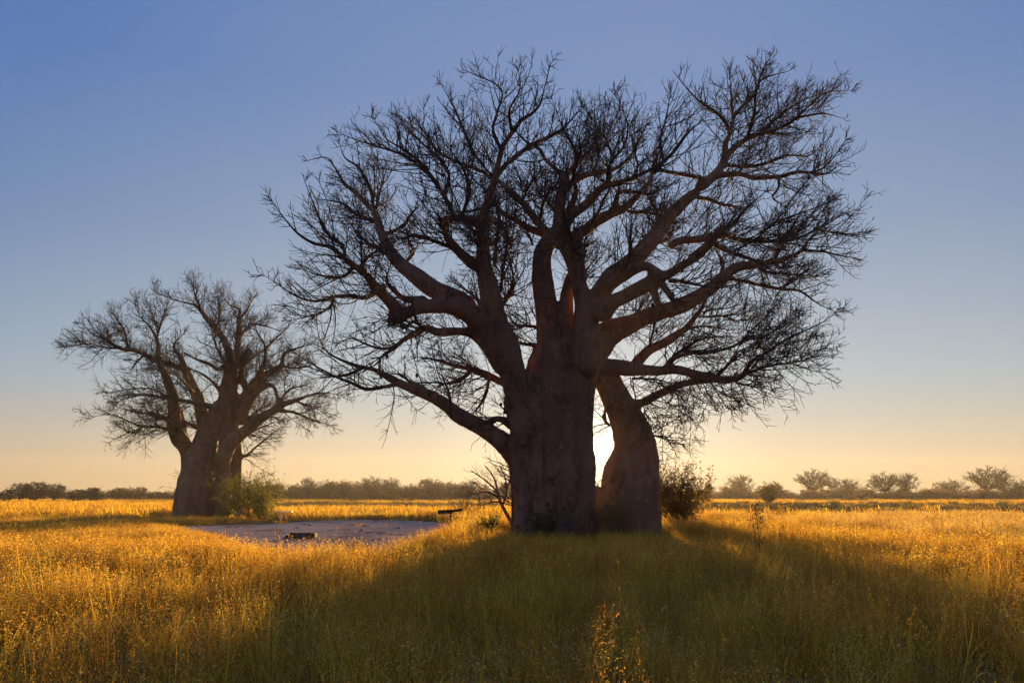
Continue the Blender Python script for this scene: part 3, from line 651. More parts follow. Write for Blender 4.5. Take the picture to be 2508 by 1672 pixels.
for u0, u1, v0 in ((330, 360, 840), (560, 620, 760), (690, 720, 720), (800, 880, 700), (880, 960, 700), (960, 1010, 690), (1060, 1070, 680), (160, 200, 660), (270, 320, 880)):
    Lm('CR', [(u0, v0 - 30, 5), (u0 * .5 + u1 * .5 - 12, v0 + 40, 5), (u1, v0 + 110, 4), (u1 + 30, v0 + 170, 2)], rng.uniform(-1, .5), rng.uniform(-2, 1))
Lm('C4', [(1120, 755, 8), (1160, 762, 7), (1205, 776, 6), (1240, 778, 5), (1262, 752, 4), (1285, 735, 3)], 1.0, .4)
# limbs that reach towards and away from the viewer (foreshortened in the photograph)
for (u, v, u2, v2, d2, r_) in ((300, 700, 120, 420, -6.5, 26), (330, 620, 250, 150, 6.0, 24), (850, 420, 700, 60, 6.5, 26), (1000, 900, 1080, 560, 6.0, 30), (930, 720, 900, 250, -6.0, 26),
                               (1300, 850, 1450, 420, -6.0, 28), (1500, 650, 1750, 520, 6.0, 28), (1300, 1280, 1560, 1000, 6.5, 28), (420, 1100, 520, 700, 5.5, 24), (300, 1150, 60, 900, 5.5, 24), (1620, 500, 1500, 150, 5.0, 22)):
    rows = []
    for q in np.linspace(0, 1, 7): rows.append((u + (u2 - u) * q + 30 * math.sin(q * 6 + u), v + (v2 - v) * q ** 1.2, r_ * (1 - .88 * q)))
    Lm('CM', rows, 0.2 if d2 > 0 else -.5, d2)
TW = dict(rthin=.18, d1=.85, l1=1.8, r1=.026, r2=.013, d2=4.6, l2=.90, d3=1.4, l3=.32, r3=.0105, up=.03, dthick=.14, tipf=1.0)
SC = [(1280, 1096, .16, .07), (1256, 1098, .10, .05), (1272, 1242, .08, .08), (1290, 1241, .08, .07), (1342, 1238, .12, .08), (1317, 1223, .10, .06), (1344, 1250, .08, .05), (1338, 1147, .07, .05), (1330, 1177, .09, .05),
      (1352, 1176, .10, .05), (1390, 1235, .14, .05), (1400, 1215, .12, .04), (1262, 1195, .10, .05), (1270, 1290, .12, .06), (1290, 1300, .10, .06), (1300, 1120, .08, .04), (1322, 1118, .07, .05), (1412, 1190, .08, .04)]
root1, base1, pts1 = build_tree(T, 'baobab_tree', 'huge bare baobab with forked trunk, the low sun shining through the gap in it', 'baobab trees', M_BARK, .055, .075, TW, W(1400, 900, 30.0), SC, .075)

# ------------------------------------------------------------------ the smaller baobab
T = Tree(54.0); Lm = T.limb
V5 = 'C5'
Lm(V5, [(752, 1470, 135), (752, 1400, 116), (762, 1250, 103), (786, 1100, 84), (812, 1000, 68), (848, 900, 58), (900, 800, 50)], -.4)
Lm(V5, [(918, 1470, 62), (916, 1390, 48), (914, 1250, 42), (916, 1100, 42), (936, 1000, 44), (950, 900, 46)], -.9, -.3)
Lm(V5, [(972, 1450, 56), (976, 1380, 42), (978, 1200, 36), (978, 1050, 34), (965, 960, 38), (945, 870, 40)], 1.2, .6)
Lm(V5, [(722, 1470, 50), (718, 1380, 42), (714, 1200, 34), (710, 1080, 30), (698, 1010, 40)], 1.0, .8)
Lm(V5, [(840, 1470, 110), (845, 1300, 90), (850, 1100, 76), (885, 960, 60)], 1.3)
Lm(V5, [(740, 1080, 40), (705, 1015, 44), (662, 960, 44), (642, 880, 38), (640, 800, 33), (630, 730, 29), (605, 660, 24), (580, 600, 20), (560, 560, 16), (555, 480, 14), (545, 420, 12), (510, 360, 10), (460, 310, 7), (430, 250, 4)], .7, -2.2, lid=1)
Lm(V5, [(545, 420, 8), (570, 340, 6), (590, 270, 4)], -1.6, .6)
Lm(V5, [(700, 985, 30), (690, 930, 24), (678, 860, 20), (665, 800, 14)], .6, 1.6)
Lm(V5, [(830, 960, 42), (802, 880, 36), (775, 760, 32), (735, 665, 26), (702, 595, 21), (680, 530, 15), (640, 480, 11), (650, 440, 8), (690, 400, 5)], -.2, .8, lid=2)
Lm(V5, [(720, 595, 17), (640, 572, 16), (560, 550, 16), (500, 522, 15), (430, 490, 13), (340, 475, 11), (270, 430, 9), (290, 405, 6), (340, 380, 4)], .6, -2.2)
Lm(V5, [(392, 480, 10), (375, 400, 8), (350, 350, 7), (310, 290, 4)], -1.2, .6)
Lm(V5, [(340, 475, 9), (250, 470, 6), (170, 450, 4), (60, 470, 3)], -1.6, -.4)
Lm(V5, [(275, 430, 7), (200, 400, 5), (150, 350, 3)], -2, -3)
Lm(V5, [(470, 520, 7), (430, 560, 6), (400, 610, 4)], -.8, -2)
Lm(V5, [(890, 805, 20), (780, 780, 14), (700, 765, 12), (620, 755, 10), (540, 740, 8), (430, 735, 6), (340, 770, 4)], -.8, -3.0)
Lm(V5, [(620, 755, 8), (520, 700, 6), (400, 700, 5), (280, 720, 3)], -1.8, -3.6)
Lm(V5, [(660, 935, 15), (560, 910, 10), (470, 905, 8), (400, 880, 6), (300, 840, 5), (200, 850, 3)], .4, -1.6)
Lm(V5, [(470, 905, 6), (420, 940, 5), (330, 900, 3)], -.4, 1.4)
Lm(V5, [(640, 880, 11), (560, 840, 8), (450, 830, 6), (330, 800, 4)], .6, 2.6)
Lm(V5, [(790, 920, 14), (720, 890, 12), (680, 880, 10), (600, 850, 5)], .4, 2.4)
Lm(V5, [(925, 850, 60), (935, 760, 54), (945, 680, 48), (952, 610, 36), (958, 560, 28), (940, 490, 22), (910, 420, 20), (870, 370, 17), (820, 310, 14), (770, 250, 11), (720, 230, 8), (640, 210, 6), (560, 180, 4)], -.2, -1.6, lid=3)
Lm(V5, [(958, 620, 30), (985, 500, 20), (995, 400, 17), (1000, 300, 12), (998, 260, 9), (950, 240, 6), (900, 180, 4)], 0, 1.6, lid=3)
Lm(V5, [(1000, 310, 9), (1040, 270, 7), (1070, 210, 4)], 1.0, -.6)
Lm(V5, [(870, 370, 10), (890, 310, 8), (890, 240, 6), (870, 180, 4)], -1.0, 1.0)
Lm(V5, [(790, 265, 8), (760, 190, 6), (740, 130, 3)], -1.2, -2.6)
Lm(V5, [(930, 565, 15), (880, 590, 12), (830, 560, 10), (750, 530, 8), (700, 500, 5)], -.6, -3.0)
Lm(V5, [(950, 620, 20), (1010, 540, 15), (1050, 510, 9)], -.4, -1.4)
Lm(V5, [(895, 715, 11), (850, 660, 9), (800, 620, 8), (740, 590, 6)], -.6, -2.2)
Lm(V5, [(985, 850, 42), (1020, 770, 37), (1055, 715, 33), (1092, 660, 28), (1150, 620, 20), (1200, 590, 16), (1235, 568, 14), (1240, 520, 12), (1270, 490, 10), (1340, 470, 8), (1400, 450, 5)], 0, 1.6, lid=4)
Lm(V5, [(1090, 655, 18), (1120, 590, 15), (1140, 540, 12), (1140, 470, 9), (1110, 410, 7), (1070, 350, 4)], .6, -1.0)
Lm(V5, [(1235, 575, 9), (1300, 585, 7), (1380, 575, 4)], 1.2, -.4)
Lm(V5, [(1140, 480, 8), (1200, 420, 6), (1260, 370, 4)], -.6, .8)
Lm(V5, [(1035, 700, 20), (1012, 630, 18), (1015, 580, 13), (1040, 530, 7)], -.2, -1.6)
Lm(V5, [(1000, 420, 10), (1060, 350, 8), (1130, 350, 6), (1220, 380, 4)], .6, 2.8)
Lm(V5, [(1010, 830, 34), (1080, 735, 20), (1130, 692, 15), (1175, 680, 12), (1200, 712, 11), (1210, 785, 9)], -.6, -1.8)
Lm(V5, [(905, 1090, 44), (935, 1020, 42), (975, 975, 38), (1025, 935, 31), (1090, 880, 28), (1150, 840, 24), (1230, 792, 18), (1300, 765, 14), (1380, 735, 9), (1450, 720, 6), (1550, 730, 4)], -1.0, -2.6, lid=5)
Lm(V5, [(1215, 795, 10), (1240, 740, 9), (1280, 700, 7), (1350, 680, 4)], -1.8, -.4)
Lm(V5, [(1200, 812, 14), (1310, 830, 9), (1400, 870, 6), (1480, 890, 3)], -1.8, -3.4)
Lm(V5, [(1300, 765, 8), (1380, 790, 6), (1460, 800, 3)], -2.2, -1.0)
Lm(V5, [(985, 880, 24), (1080, 860, 15), (1150, 842, 8), (1220, 870, 5)], .4, 1.6)
Lm(V5, [(1010, 955, 12), (1050, 945, 8), (1120, 910, 6), (1200, 880, 4)], -1.0, .6)
Lm(V5, [(990, 1082, 14), (1020, 1070, 10), (1050, 1055, 8), (1110, 1000, 6), (1200, 930, 4)], 1.1, .6)
for (u, v, u2, v2, d2, r_) in ((640, 700, 500, 420, 5, 14), (930, 700, 1080, 420, 5, 16), (930, 640, 850, 330, -5, 15), (1050, 720, 1250, 560, -5, 14), (760, 740, 620, 560, -5, 14), (1000, 880, 1200, 760, 5, 14), (660, 900, 480, 800, -4.5, 12)):
    rows = [(u + (u2 - u) * q + 14 * math.sin(q * 6 + u), v + (v2 - v) * q ** 1.2, r_ * (1 - .85 * q)) for q in np.linspace(0, 1, 6)]
    Lm(V5, rows, 0, d2)
TW2 = dict(thin=.8, rthin=.26, d1=.9, l1=1.95, r1=.028, r2=.0145, d2=5.6, l2=1.0, d3=1.6, l3=.42, r3=.0110, up=.025, dthick=.08, tipf=.78)
SC2 = [(430, 1212, .16, .06), (450, 1190, .12, .05), (470, 1240, .14, .05), (440, 1255, .12, .05), (480, 1140, .12, .04), (498, 1200, .1, .04)]
root2, base2, pts2 = build_tree(T, 'baobab_tree', 'smaller grey baobab with fluted trunk beside a green shrub and the sandy clearing', 'baobab trees', M_BARK2, .075, .10, TW2, W(540, 1010, 54.0), SC2, .05)

# fruits hanging from the big baobab
kd = kdtree.KDTree(len(pts1))
for i, p in enumerate(pts1): kd.insert(p, i)
kd.balance()
M_FRUIT = plain_mat('baobab_fruit', (.10, .075, .05), .9)
for (v_, u, q) in (('C2', 1247, 1470), ('C2', 1145, 1500), ('C2', 640, 1195), ('C2', 447, 1270), ('C2', 255, 1005), ('C3', 1210, 735), ('C3', 897, 540), ('C3', 747, 320), ('C3', 1362, 590)):
    ox, oy, s_ = VIEWS[v_]; p = W(ox + u / s_, oy + q / s_ - 12, 29.0)
    co, i, d_ = kd.find(p); a = np.array(co); g_ = Geo()
    hang = .22; g_.tubes(np.array([a, a - [0.01, 0, hang * .5], a - [0, 0, hang]]), np.array([.006, .005, .006]), 4)
    zz = np.linspace(0, 1, 7); g_.tubes(np.stack([np.full(7, a[0]), np.full(7, a[1]), a[2] - hang + .01 - zz * .19], 1), .062 * np.sin(np.pi * np.clip(zz * .96 + .02, 0, 1)) ** .7 * (1.1 - .35 * zz), 8)
    g_.V = [x - base1 for x in g_.V]
    link('fruit', g_.mesh('fruit', M_FRUIT), root1)

# ------------------------------------------------------------------ grass
STRAW, GOLD, RUST, OLIVE, PALE = (.78, .485, .085), (.82, .45, .035), (.60, .27, .045), (.46, .36, .055), (.82, .60, .26)
def blades(g, n, h, spread, width, lean, curl, pal, segs=5, patch=None):
    """ribbon blades; pal = [(colour, weight)...]"""
    cols = np.array([c for c, _ in pal]); wts = np.array([w_ for _, w_ in pal], float); wts /= wts.sum()
    ang = rng.random(n) * 2 * np.pi; rad = spread * np.sqrt(rng.random(n))
    p = np.stack([np.cos(ang) * rad, np.sin(ang) * rad, np.full(n, -.02)], 1)
    if patch: p[:, 0] = rng.uniform(-patch, patch, n); p[:, 1] = rng.uniform(-patch, patch, n)
    az = ang + rng.normal(0, 1.0, n); ln = rng.uniform(h[0], h[1], n); le = np.abs(rng.normal(lean, lean * .6, n)); cu = np.abs(rng.normal(curl, curl * .7, n))
    hd = np.stack([np.cos(az), np.sin(az), np.zeros(n)], 1); P = np.empty((n, segs + 1, 3)); P[:, 0] = p
    for i in range(segs):
        th = le + cu * ((i + .5) / segs) ** 1.7
        P[:, i + 1] = P[:, i] + (hd * np.sin(th)[:, None] + np.array([0, 0, 1.0]) * np.cos(th)[:, None]) * (ln / segs)[:, None]
    sd = az + np.pi / 2 + rng.normal(0, .9, n); side = np.stack([np.cos(sd), np.sin(sd), rng.normal(0, .15, n)], 1)
    t = np.linspace(0, 1, segs + 1); wd = width * rng.uniform(.6, 1.3, n)[:, None] * (1 - t[None] ** 2.2 * .9) * .5
    A = P - side[:, None] * wd[:, :, None]; B = P + side[:, None] * wd[:, :, None]
    V = np.stack([A, B], 2).reshape(-1, 3); k = segs + 1
    base = (np.arange(n) * k * 2)[:, None]; i = np.arange(segs)[None] * 2
    Q = np.stack([base + i, base + i + 1, base + i + 3, base + i + 2], -1).reshape(-1, 4)
    c = np.minimum(cols[rng.choice(len(cols), n, p=wts)] * rng.uniform(.4, 1.3, (n, 1)), .9)
    g.add(V, Q, None, np.repeat(c, k * 2, axis=0))
    return P
def heads(g, n, h, pal_c, hl=(.05, .11), hr=.006, spread=.1, lean=.12):
    for _ in range(n):
        P = blades(g, 1, h, spread, .004, lean, .35, [(STRAW, 1)], 6)[0]
        tip = P[-1]; d = unit(P[-1] - P[-2]); L_ = random.uniform(*hl); z = np.linspace(0, 1, 6)[:, None]
        bend = np.array([d[0], d[1], -.4]) * .35
        Q = tip + d * z * L_ + bend * z ** 2 * L_
        R = hr * np.array([.35, .9, 1.05, 1, .8, .2]) * random.uniform(.8, 1.25)
        g.tubes(Q, R, 5, np.asarray(pal_c) * random.uniform(.8, 1.15))
def leaves(g, pos, size, cols, flat=.3):
    n = len(pos); a = unit(rng.normal(0, 1, (n, 3))); b = unit(np.cross(a, rng.normal(0, 1, (n, 3)))); s_ = size * rng.uniform(.6, 1.35, n)[:, None]
    V = np.stack([pos - a * s_, pos + b * s_ * .45, pos + a * s_, pos - b * s_ * .45], 1).reshape(-1, 3)
    Q = np.arange(n * 4).reshape(-1, 4); c = np.asarray(cols)[rng.integers(0, len(cols), n)] * rng.uniform(.7, 1.25, (n, 1))
    g.add(V, Q, None, np.repeat(c, 4, axis=0))
def stems(g, n, h, spread, width, pal, fleck, per, lean=.13, curl=.35, top=.45, patch=None):
    """upright flowering stems whose upper part carries many small spikelets and withered leaf scraps"""
    P = blades(g, n, h, spread, width, lean, curl, pal, 4, patch); k = P.shape[1]
    who = np.repeat(np.arange(n), per); t = (1 - top) + top * rng.random(len(who)); f = t * (k - 1); i = np.minimum(f.astype(int), k - 2); fr = (f - i)[:, None]
    p = P[who, i] * (1 - fr) + P[who, i + 1] * fr + rng.normal(0, fleck * 1.8, (len(who), 3))
    leaves(g, p, fleck, [c for c, _ in pal])
def tmpl(name, fn):
    g = Geo(); fn(g); return bpy.data.objects.new(name, g.mesh(name, M_GRASS))
MIXA = [(STRAW, 3.5), (GOLD, 5), (RUST, 4), (OLIVE, 1.6), (PALE, .3)]
MIXB = [(OLIVE, 4), (STRAW, 3), (GOLD, 2), (RUST, 2)]
MIXC = [(RUST, 3), (GOLD, 3), (STRAW, 3), (OLIVE, .8)]
near = [tmpl('tuft', lambda g: (blades(g, 44, (.15, .50), .16, .0060, .35, 1.4, MIXA, 6), stems(g, 14, (.45, .78), .14, .004, MIXA, .0075, 16))),
        tmpl('tuft', lambda g: (blades(g, 52, (.12, .44), .18, .0055, .5, 1.7, MIXC, 6), stems(g, 12, (.40, .70), .16, .004, MIXC, .008, 16))),
        tmpl('tuft', lambda g: (blades(g, 44, (.18, .55), .14, .0080, .36, 1.5, MIXB, 6), stems(g, 8, (.4, .7), .12, .004, MIXA, .0075, 14))),
        tmpl('tuft', lambda g: (blades(g, 34, (.20, .60), .12, .0060, .24, 1.0, MIXA, 6), stems(g, 18, (.5, .82), .14, .004, MIXA, .007, 20), heads(g, 1, (.6, .8), STRAW, (.03, .06), .0035))),
        tmpl('tuft', lambda g: (blades(g, 80, (.10, .36), .20, .0055, .8, 2.0, MIXC, 6), stems(g, 6, (.3, .6), .18, .004, MIXC, .008, 14))),
        tmpl('tuft', lambda g: (blades(g, 26, (.35, .85), .12, .0070, .34, 2.2, MIXA, 9), blades(g, 30, (.1, .4), .18, .005, .5, 1.6, MIXC, 5))),
        tmpl('tuft', lambda g: blades(g, 26, (.4, .8), .07, .011, .38, 1.6, [(OLIVE, 5), (STRAW, 1)], 8)),
        tmpl('tuft', lambda g: (blades(g, 20, (.2, .5), .10, .006, .3, 1.0, MIXA), heads(g, 2, (.6, .9), STRAW, (.05, .09), .0050)))]
mid = [tmpl('tuft', lambda g: (blades(g, 40, (.18, .52), .20, .009, .32, 1.1, MIXA, 4), stems(g, 22, (.42, .74), .2, .006, MIXA, .013, 10))),
       tmpl('tuft', lambda g: (blades(g, 40, (.16, .5), .22, .009, .36, 1.3, [(GOLD, 5), (STRAW, 4), (RUST, 2), (OLIVE, 1)], 4), stems(g, 24, (.4, .68), .22, .006, [(GOLD, 5), (STRAW, 3), (RUST, 1.5)], .013, 10))),
       tmpl('tuft', lambda g: (blades(g, 30, (.2, .55), .18, .009, .25, .9, [(GOLD, 5), (STRAW, 4), (PALE, .6)], 4), stems(g, 16, (.45, .75), .18, .006, MIXA, .012, 10), heads(g, 1, (.6, .85), STRAW, (.06, .10), .006, .16))),
       tmpl('tuft', lambda g: (blades(g, 50, (.2, .5), .2, .010, .4, 1.3, MIXB, 4), stems(g, 8, (.35, .6), .2, .006, MIXA, .013, 8))),
       tmpl('tuft', lambda g: blades(g, 70, (.08, .22), .25, .009, .6, 1.2, [(STRAW, 4), (GOLD, 3), (OLIVE, 3)], 3)),
       tmpl('tuft', lambda g: (blades(g, 40, (.25, .6), .2, .008, .18, .7, [(PALE, 4), (STRAW, 4)], 4), stems(g, 26, (.45, .75), .2, .006, [(PALE, 5), (STRAW, 2)], .013, 12)))]
GREY = (.085, .10, .055)
far = [tmpl('tuft', lambda g: blades(g, 60, (.3, .65), 0, .035, .25, .7, [(GOLD, 5), (STRAW, 5), (RUST, 1)], 3, .6)),
       tmpl('tuft', lambda g: blades(g, 60, (.25, .6), 0, .035, .3, .8, [(STRAW, 5), (PALE, 2), (GOLD, 2)], 3, .6)),
       tmpl('tuft', lambda g: blades(g, 70, (.12, .32), 0, .04, .5, .9, [(GREY, 8), ((.14, .14, .05), 2)], 3, .6))]
EPS = {}
def pn(x, y, s, o=0.0):
    return np.array([noise.noise((a * s + o, b * s - o, o)) for a, b in zip(x, y)])

def scatter(name, XY, rotz, tilt, scl, idx, templates, label, cat):
    c = bpy.data.collections.new(name + '_kinds')
    for i, o in enumerate(templates):
        o.name = '%s_kind_%02d' % (name, i); c.objects.link(o)
    me = bpy.data.meshes.new(name); n = len(XY); me.vertices.add(n)
    z = np.zeros(n) if XY.shape[1] == 2 else XY[:, 2]
    me.vertices.foreach_set('co', np.c_[XY[:, :2], z].astype(np.float32).ravel())
    def attr(nm, typ, dom, data, key):
        a = me.attributes.new(nm, typ, dom); a.data.foreach_set(key, np.ascontiguousarray(data).ravel())
    attr('rot', 'FLOAT_VECTOR', 'POINT', np.c_[tilt, rotz].astype(np.float32), 'vector')
    attr('scl', 'FLOAT_VECTOR', 'POINT', scl.astype(np.float32), 'vector'); attr('kind', 'INT', 'POINT', idx.astype(np.int32), 'value')
    o = link(name, me)
    ng = bpy.data.node_groups.new(name, 'GeometryNodeTree')
    ng.interface.new_socket('Geometry', in_out='INPUT', socket_type='NodeSocketGeometry'); ng.interface.new_socket('Geometry', in_out='OUTPUT', socket_type='NodeSocketGeometry')
    gi = ng.nodes.new('NodeGroupInput'); go = ng.nodes.new('NodeGroupOutput')
    ci = ng.nodes.new('GeometryNodeCollectionInfo'); ci.inputs['Collection'].default_value = c; ci.inputs['Separate Children'].default_value = True; ci.inputs['Reset Children'].default_value = True
    io = ng.nodes.new('GeometryNodeInstanceOnPoints'); io.inputs['Pick Instance'].default_value = True
    def named(nm, typ):
        q = ng.nodes.new('GeometryNodeInputNamedAttribute'); q.data_type = typ; q.inputs['Name'].default_value = nm; return q.outputs['Attribute']
    ng.links.new(gi.outputs[0], io.inputs['Points']); ng.links.new(ci.outputs[0], io.inputs['Instance'])
    ng.links.new(named('kind', 'INT'), io.inputs['Instance Index'])
    e2r = ng.nodes.new('FunctionNodeEulerToRotation'); ng.links.new(named('rot', 'FLOAT_VECTOR'), e2r.inputs[0]); ng.links.new(e2r.outputs[0], io.inputs['Rotation'])
    ng.links.new(named('scl', 'FLOAT_VECTOR'), io.inputs['Scale']); ng.links.new(io.outputs[0], go.inputs[0])
    md = o.modifiers.new('scatter', 'NODES'); md.node_group = ng
    return tag(o, label, cat, kind='stuff')

def field(y0, y1, dens, margin=2.5):
    """random points in the view wedge between distances y0 and y1"""
    hw = .643 * y1 + margin; n = int((y1 - y0) * 2 * hw * dens)
    x = rng.uniform(-hw, hw, n); y = rng.uniform(y0, y1, n)
    k = np.abs(x) < .643 * y + margin
    return x[k], y[k]
TR = [(base1[0] + .2, 30.2, 1.75), (W(1545, 1290, 31.2)[0], 31.2, 1.25), (base2[0] + 1.2, 54.2, 2.6)]
def clear_trunks(x, y, extra=0.0):
    k = np.ones(len(x), bool)
    for a, b, r_ in TR: k &= (x - a) ** 2 + (y - b) ** 2 > (r_ + extra) ** 2
    return k
def edge_dist(x, y, raw=False):
    """distance to the clearing's outline (0 inside)"""
    P = np.vstack([cc, cc[:1]]); d = np.full(len(x), 1e9)
    for a, b in zip(P[:-1], P[1:]):
        ab = b - a; t = np.clip(((x - a[0]) * ab[0] + (y - a[1]) * ab[1]) / (ab @ ab), 0, 1)
        d = np.minimum(d, np.hypot(x - a[0] - t * ab[0], y - a[1] - t * ab[1]))
    return np.where(in_poly(x, y, cc), 0, d) if not raw else d

def put(name, x, y, kinds, wts, s_lo, s_hi, templates, label, hmod=1.0, tilt=.10):
    n = len(x); s = rng.uniform(s_lo, s_hi, n); hm = np.broadcast_to(hmod, n) * rng.uniform(.85, 1.15, n)
    if np.ndim(wts) == 1: idx = rng.choice(kinds, n, p=np.array(wts) / np.sum(wts))
    else:
        cum = np.cumsum(wts / wts.sum(1, keepdims=True), 1); idx = np.asarray(kinds)[(rng.random((n, 1)) > cum).sum(1).clip(0, len(kinds) - 1)]
    return scatter(name, np.c_[x, y], rng.random(n) * 6.283, rng.normal(0, tilt, (n, 2)), np.c_[s, s, s * hm], idx, templates, label, 'grass')

x, y = field(1.2, 13.5, 27)
dn = .8 * pn(x, y, .5, 3.1) + .8 * pn(x, y, 1.6, 9.2)
k = rng.random(len(x)) < np.clip(.62 + 1.4 * dn, .34, 1); x, y = x[k], y[k]
gr = pn(x, y, .22, 7.7)[:, None]
gb = pn(x, y, .6, 13.3)[:, None]; wts = np.array([5, 4, 3, 4, 3.4, 1.6, .8, .6])[None] * np.where(np.array([[0, 0, 1, 0, 0, 0, 1, 0]]) > 0, np.exp(2.6 * gr), np.exp(-.6 * gr)) * np.where(np.array([[0, 1, 0, 0, 1, 0, 0, 0]]) > 0, np.exp(2.6 * gb), 1); wts[y < 5.5, 7] = 0; wts[y < 4.5, 3] *= .3
hm = np.clip(.92 + .45 * pn(x, y, .35, 21.0) + .45 * pn(x, y, 1.3, 2.0), .42, 1.45)
put('foreground_grass', x, y, range(8), wts, .8, 1.15, near, 'tall tangled dry grass with pale seed heads, filling the foreground', hm)

x, y = field(13.5, 47, 11.5)
ed = edge_dist(x, y)
k = clear_trunks(x, y) & ~((np.abs(x - (694 - CX) / F * 51.6) < 1.5) & (y > 38)) & ((ed > .05) | (rng.random(len(x)) < .004 + .34 * np.exp(-edge_dist(x, y, True) / .45) * (pn(x, y, .8, 6.0) > -.05))) & (rng.random(len(x)) < np.clip(.8 + .8 * pn(x, y, .4, 4.4), .25, 1)) & (rng.random(len(x)) < np.clip(ed * 1.1 + .25, 0, 1))
x, y, ed = x[k], y[k], ed[k]
right = np.clip((x - 11) / 6, 0, 1) * np.clip((y - 20) / 8, 0, 1)
dshort = np.clip(1.3 - ed / 1.6, 0, 1.3) * (y > 20) + 6 * (ed < .05)
wts = np.c_[np.full(len(x), 3.0), np.full(len(x), 5.0), np.full(len(x), 2.0), np.full(len(x), 1.6) + 1.2 * (np.hypot(x, y - 30) < 6), 5 * dshort + .1, 9 * right + .01]
hm = np.clip(.95 + .3 * pn(x, y, .3, 2.0), .6, 1.3) * np.clip(.45 + ed / 2.5, .45, 1) * np.where((CX + x / y * F < 760) & (y > 20), .62, 1.0) * np.where((np.abs(x - 3.0) < 5.0) & (y < 31), 1 - .62 * np.clip((y - 17) / 5, 0, 1) * np.clip((5.0 - np.abs(x - 3.0)) / 1.5, 0, 1), 1.0) * np.where((np.abs(x - 3.0) < 5.0) & (y > 20) & (y < 31), rng.uniform(.7, 1.75, len(x)), 1.0)
put('meadow_grass', x, y, range(6), wts, .85, 1.2, mid, 'golden backlit grass around the clearing and the foot of the big baobab', hm)

x, y = field(47, 200, 2.0, 4)
tbx = (694 - CX) / F * 51.6; k = clear_trunks(x, y, .3) & (edge_dist(x, y) > .2) & ~((np.abs(x - tbx) < 1.5) & (y > 38) & (y < 52.6))
x, y = x[k], y[k]
px = CX + x / y * F
nz = pn(x, y, .03, 5.0) * 9 + pn(x, y, .12, 1.0) * 5
green = ((px > 1640) & (y + nz > 50 + (2508 - px) * .006) & (y + nz < 122)) | ((px > 620) & (px < 1640) & (y + nz > 76) & (y + nz < 128))
wts = np.where(green[:, None], np.array([[.12, .12, 8]]), np.array([[6, 5, .35]]))
put('far_grass', x, y, range(3), wts, .9, 1.5, far, 'golden and grey-green grassland reaching back to the scrub on the horizon', np.clip(.9 + .3 * pn(x, y, .1, 2.0), .5, 1.4) * np.where((px > 330) & (px < 720) & (y < 56), .42, 1.0))

# ------------------------------------------------------------------ shrubs, small trees, horizon trees
def leaves(g, pos, size, cols, flat=.3):
    n = len(pos); a = unit(rng.normal(0, 1, (n, 3))); b = unit(np.cross(a, rng.normal(0, 1, (n, 3)))); s_ = size * rng.uniform(.6, 1.35, n)[:, None]
    V = np.stack([pos - a * s_, pos + b * s_ * .45, pos + a * s_, pos - b * s_ * .45], 1).reshape(-1, 3)
    Q = np.arange(n * 4).reshape(-1, 4); c = np.asarray(cols)[rng.integers(0, len(cols), n)] * rng.uniform(.7, 1.25, (n, 1))
    g.add(V, Q, None, np.repeat(c, 4, axis=0))

def shrub_parts(h, w_, nst, leaf_n, leaf_s, cols, lean=(0, 0), bare_top=0.0, r0=.022, wander=.13):
    """stems and leaves of a many-stemmed shrub standing at the origin"""
    n = nst; az = rng.random(n) * 6.283; out = rng.random(n) ** .6
    d = np.stack([np.cos(az) * out * w_ / h + lean[0], np.sin(az) * out * w_ / h + lean[1], np.full(n, 1.0)], 1)
    p = np.stack([np.cos(az) * .06 * w_, np.sin(az) * .06 * w_, np.full(n, -.05)], 1)
    ln = h * rng.uniform(.65, 1.08, n) * (1.0 + .15 * out)
    P0, R0 = grow(p, d, ln, np.full(n, r0) * rng.uniform(.7, 1.2, n), 8, .02, wander, .35)
    q, t_, rr, t, _ = spawn(P0, R0, 5.5 / max(h, .5) * 1.6, .2)
    d = side_dir(t_, 25, 65, np.array([0, 0, 1.0]), .2)
    P1, R1 = grow(q, d, rng.uniform(.12, .38, len(q)) * h, np.maximum(rr * .55, r0 * .22), 5, .03, .2, .4)
    q2, t2, rr2, tt2, _ = spawn(P1, R1, 9 / max(h, .6), .15)
    P2, R2 = grow(q2, side_dir(t2, 25, 65), rng.uniform(.06, .16, len(q2)) * h, np.maximum(rr2 * .6, r0 * .16), 3, .02, .2, .5)
    gs = Geo()
    for A, B, sd in ((P0, R0, 5), (P1, R1, 3), (P2, R2, 3)): gs.tubes(A, B, sd)
    gl = None
    if leaf_n:
        gl = Geo(); pool = np.concatenate([P2.reshape(-1, 3), P1[:, 2:].reshape(-1, 3), P2[:, -1]])
        if bare_top: pool = pool[rng.random(len(pool)) > bare_top * np.clip((pool[:, 2] / h - .35) * 1.6, 0, 1)]
        pos = pool[rng.integers(0, len(pool), leaf_n)] + rng.normal(0, leaf_s * .9, (leaf_n, 3)); pos[:, 2] = np.abs(pos[:, 2])
        leaves(gl, pos, leaf_s, cols)
    return gs, gl

def shrub(name, loc, label, cat='shrub', group=None, **kw):
    root = empty(name, loc); tag(root, label, cat, group)
    gs, gl = shrub_parts(**kw)
    link('stems', gs.mesh('stems', M_SCRUB), root)
    if gl: link('foliage', gl.mesh('foliage', M_LEAF, False), root)
    return root
GL = [(.16, .18, .035), (.22, .21, .04), (.30, .24, .05), (.12, .15, .04)]
BR = [(.17, .12, .04), (.22, .15, .045), (.14, .125, .04), (.25, .17, .04)]
def at(px, Y): return ((px - CX) / F * Y, Y, 0.0)

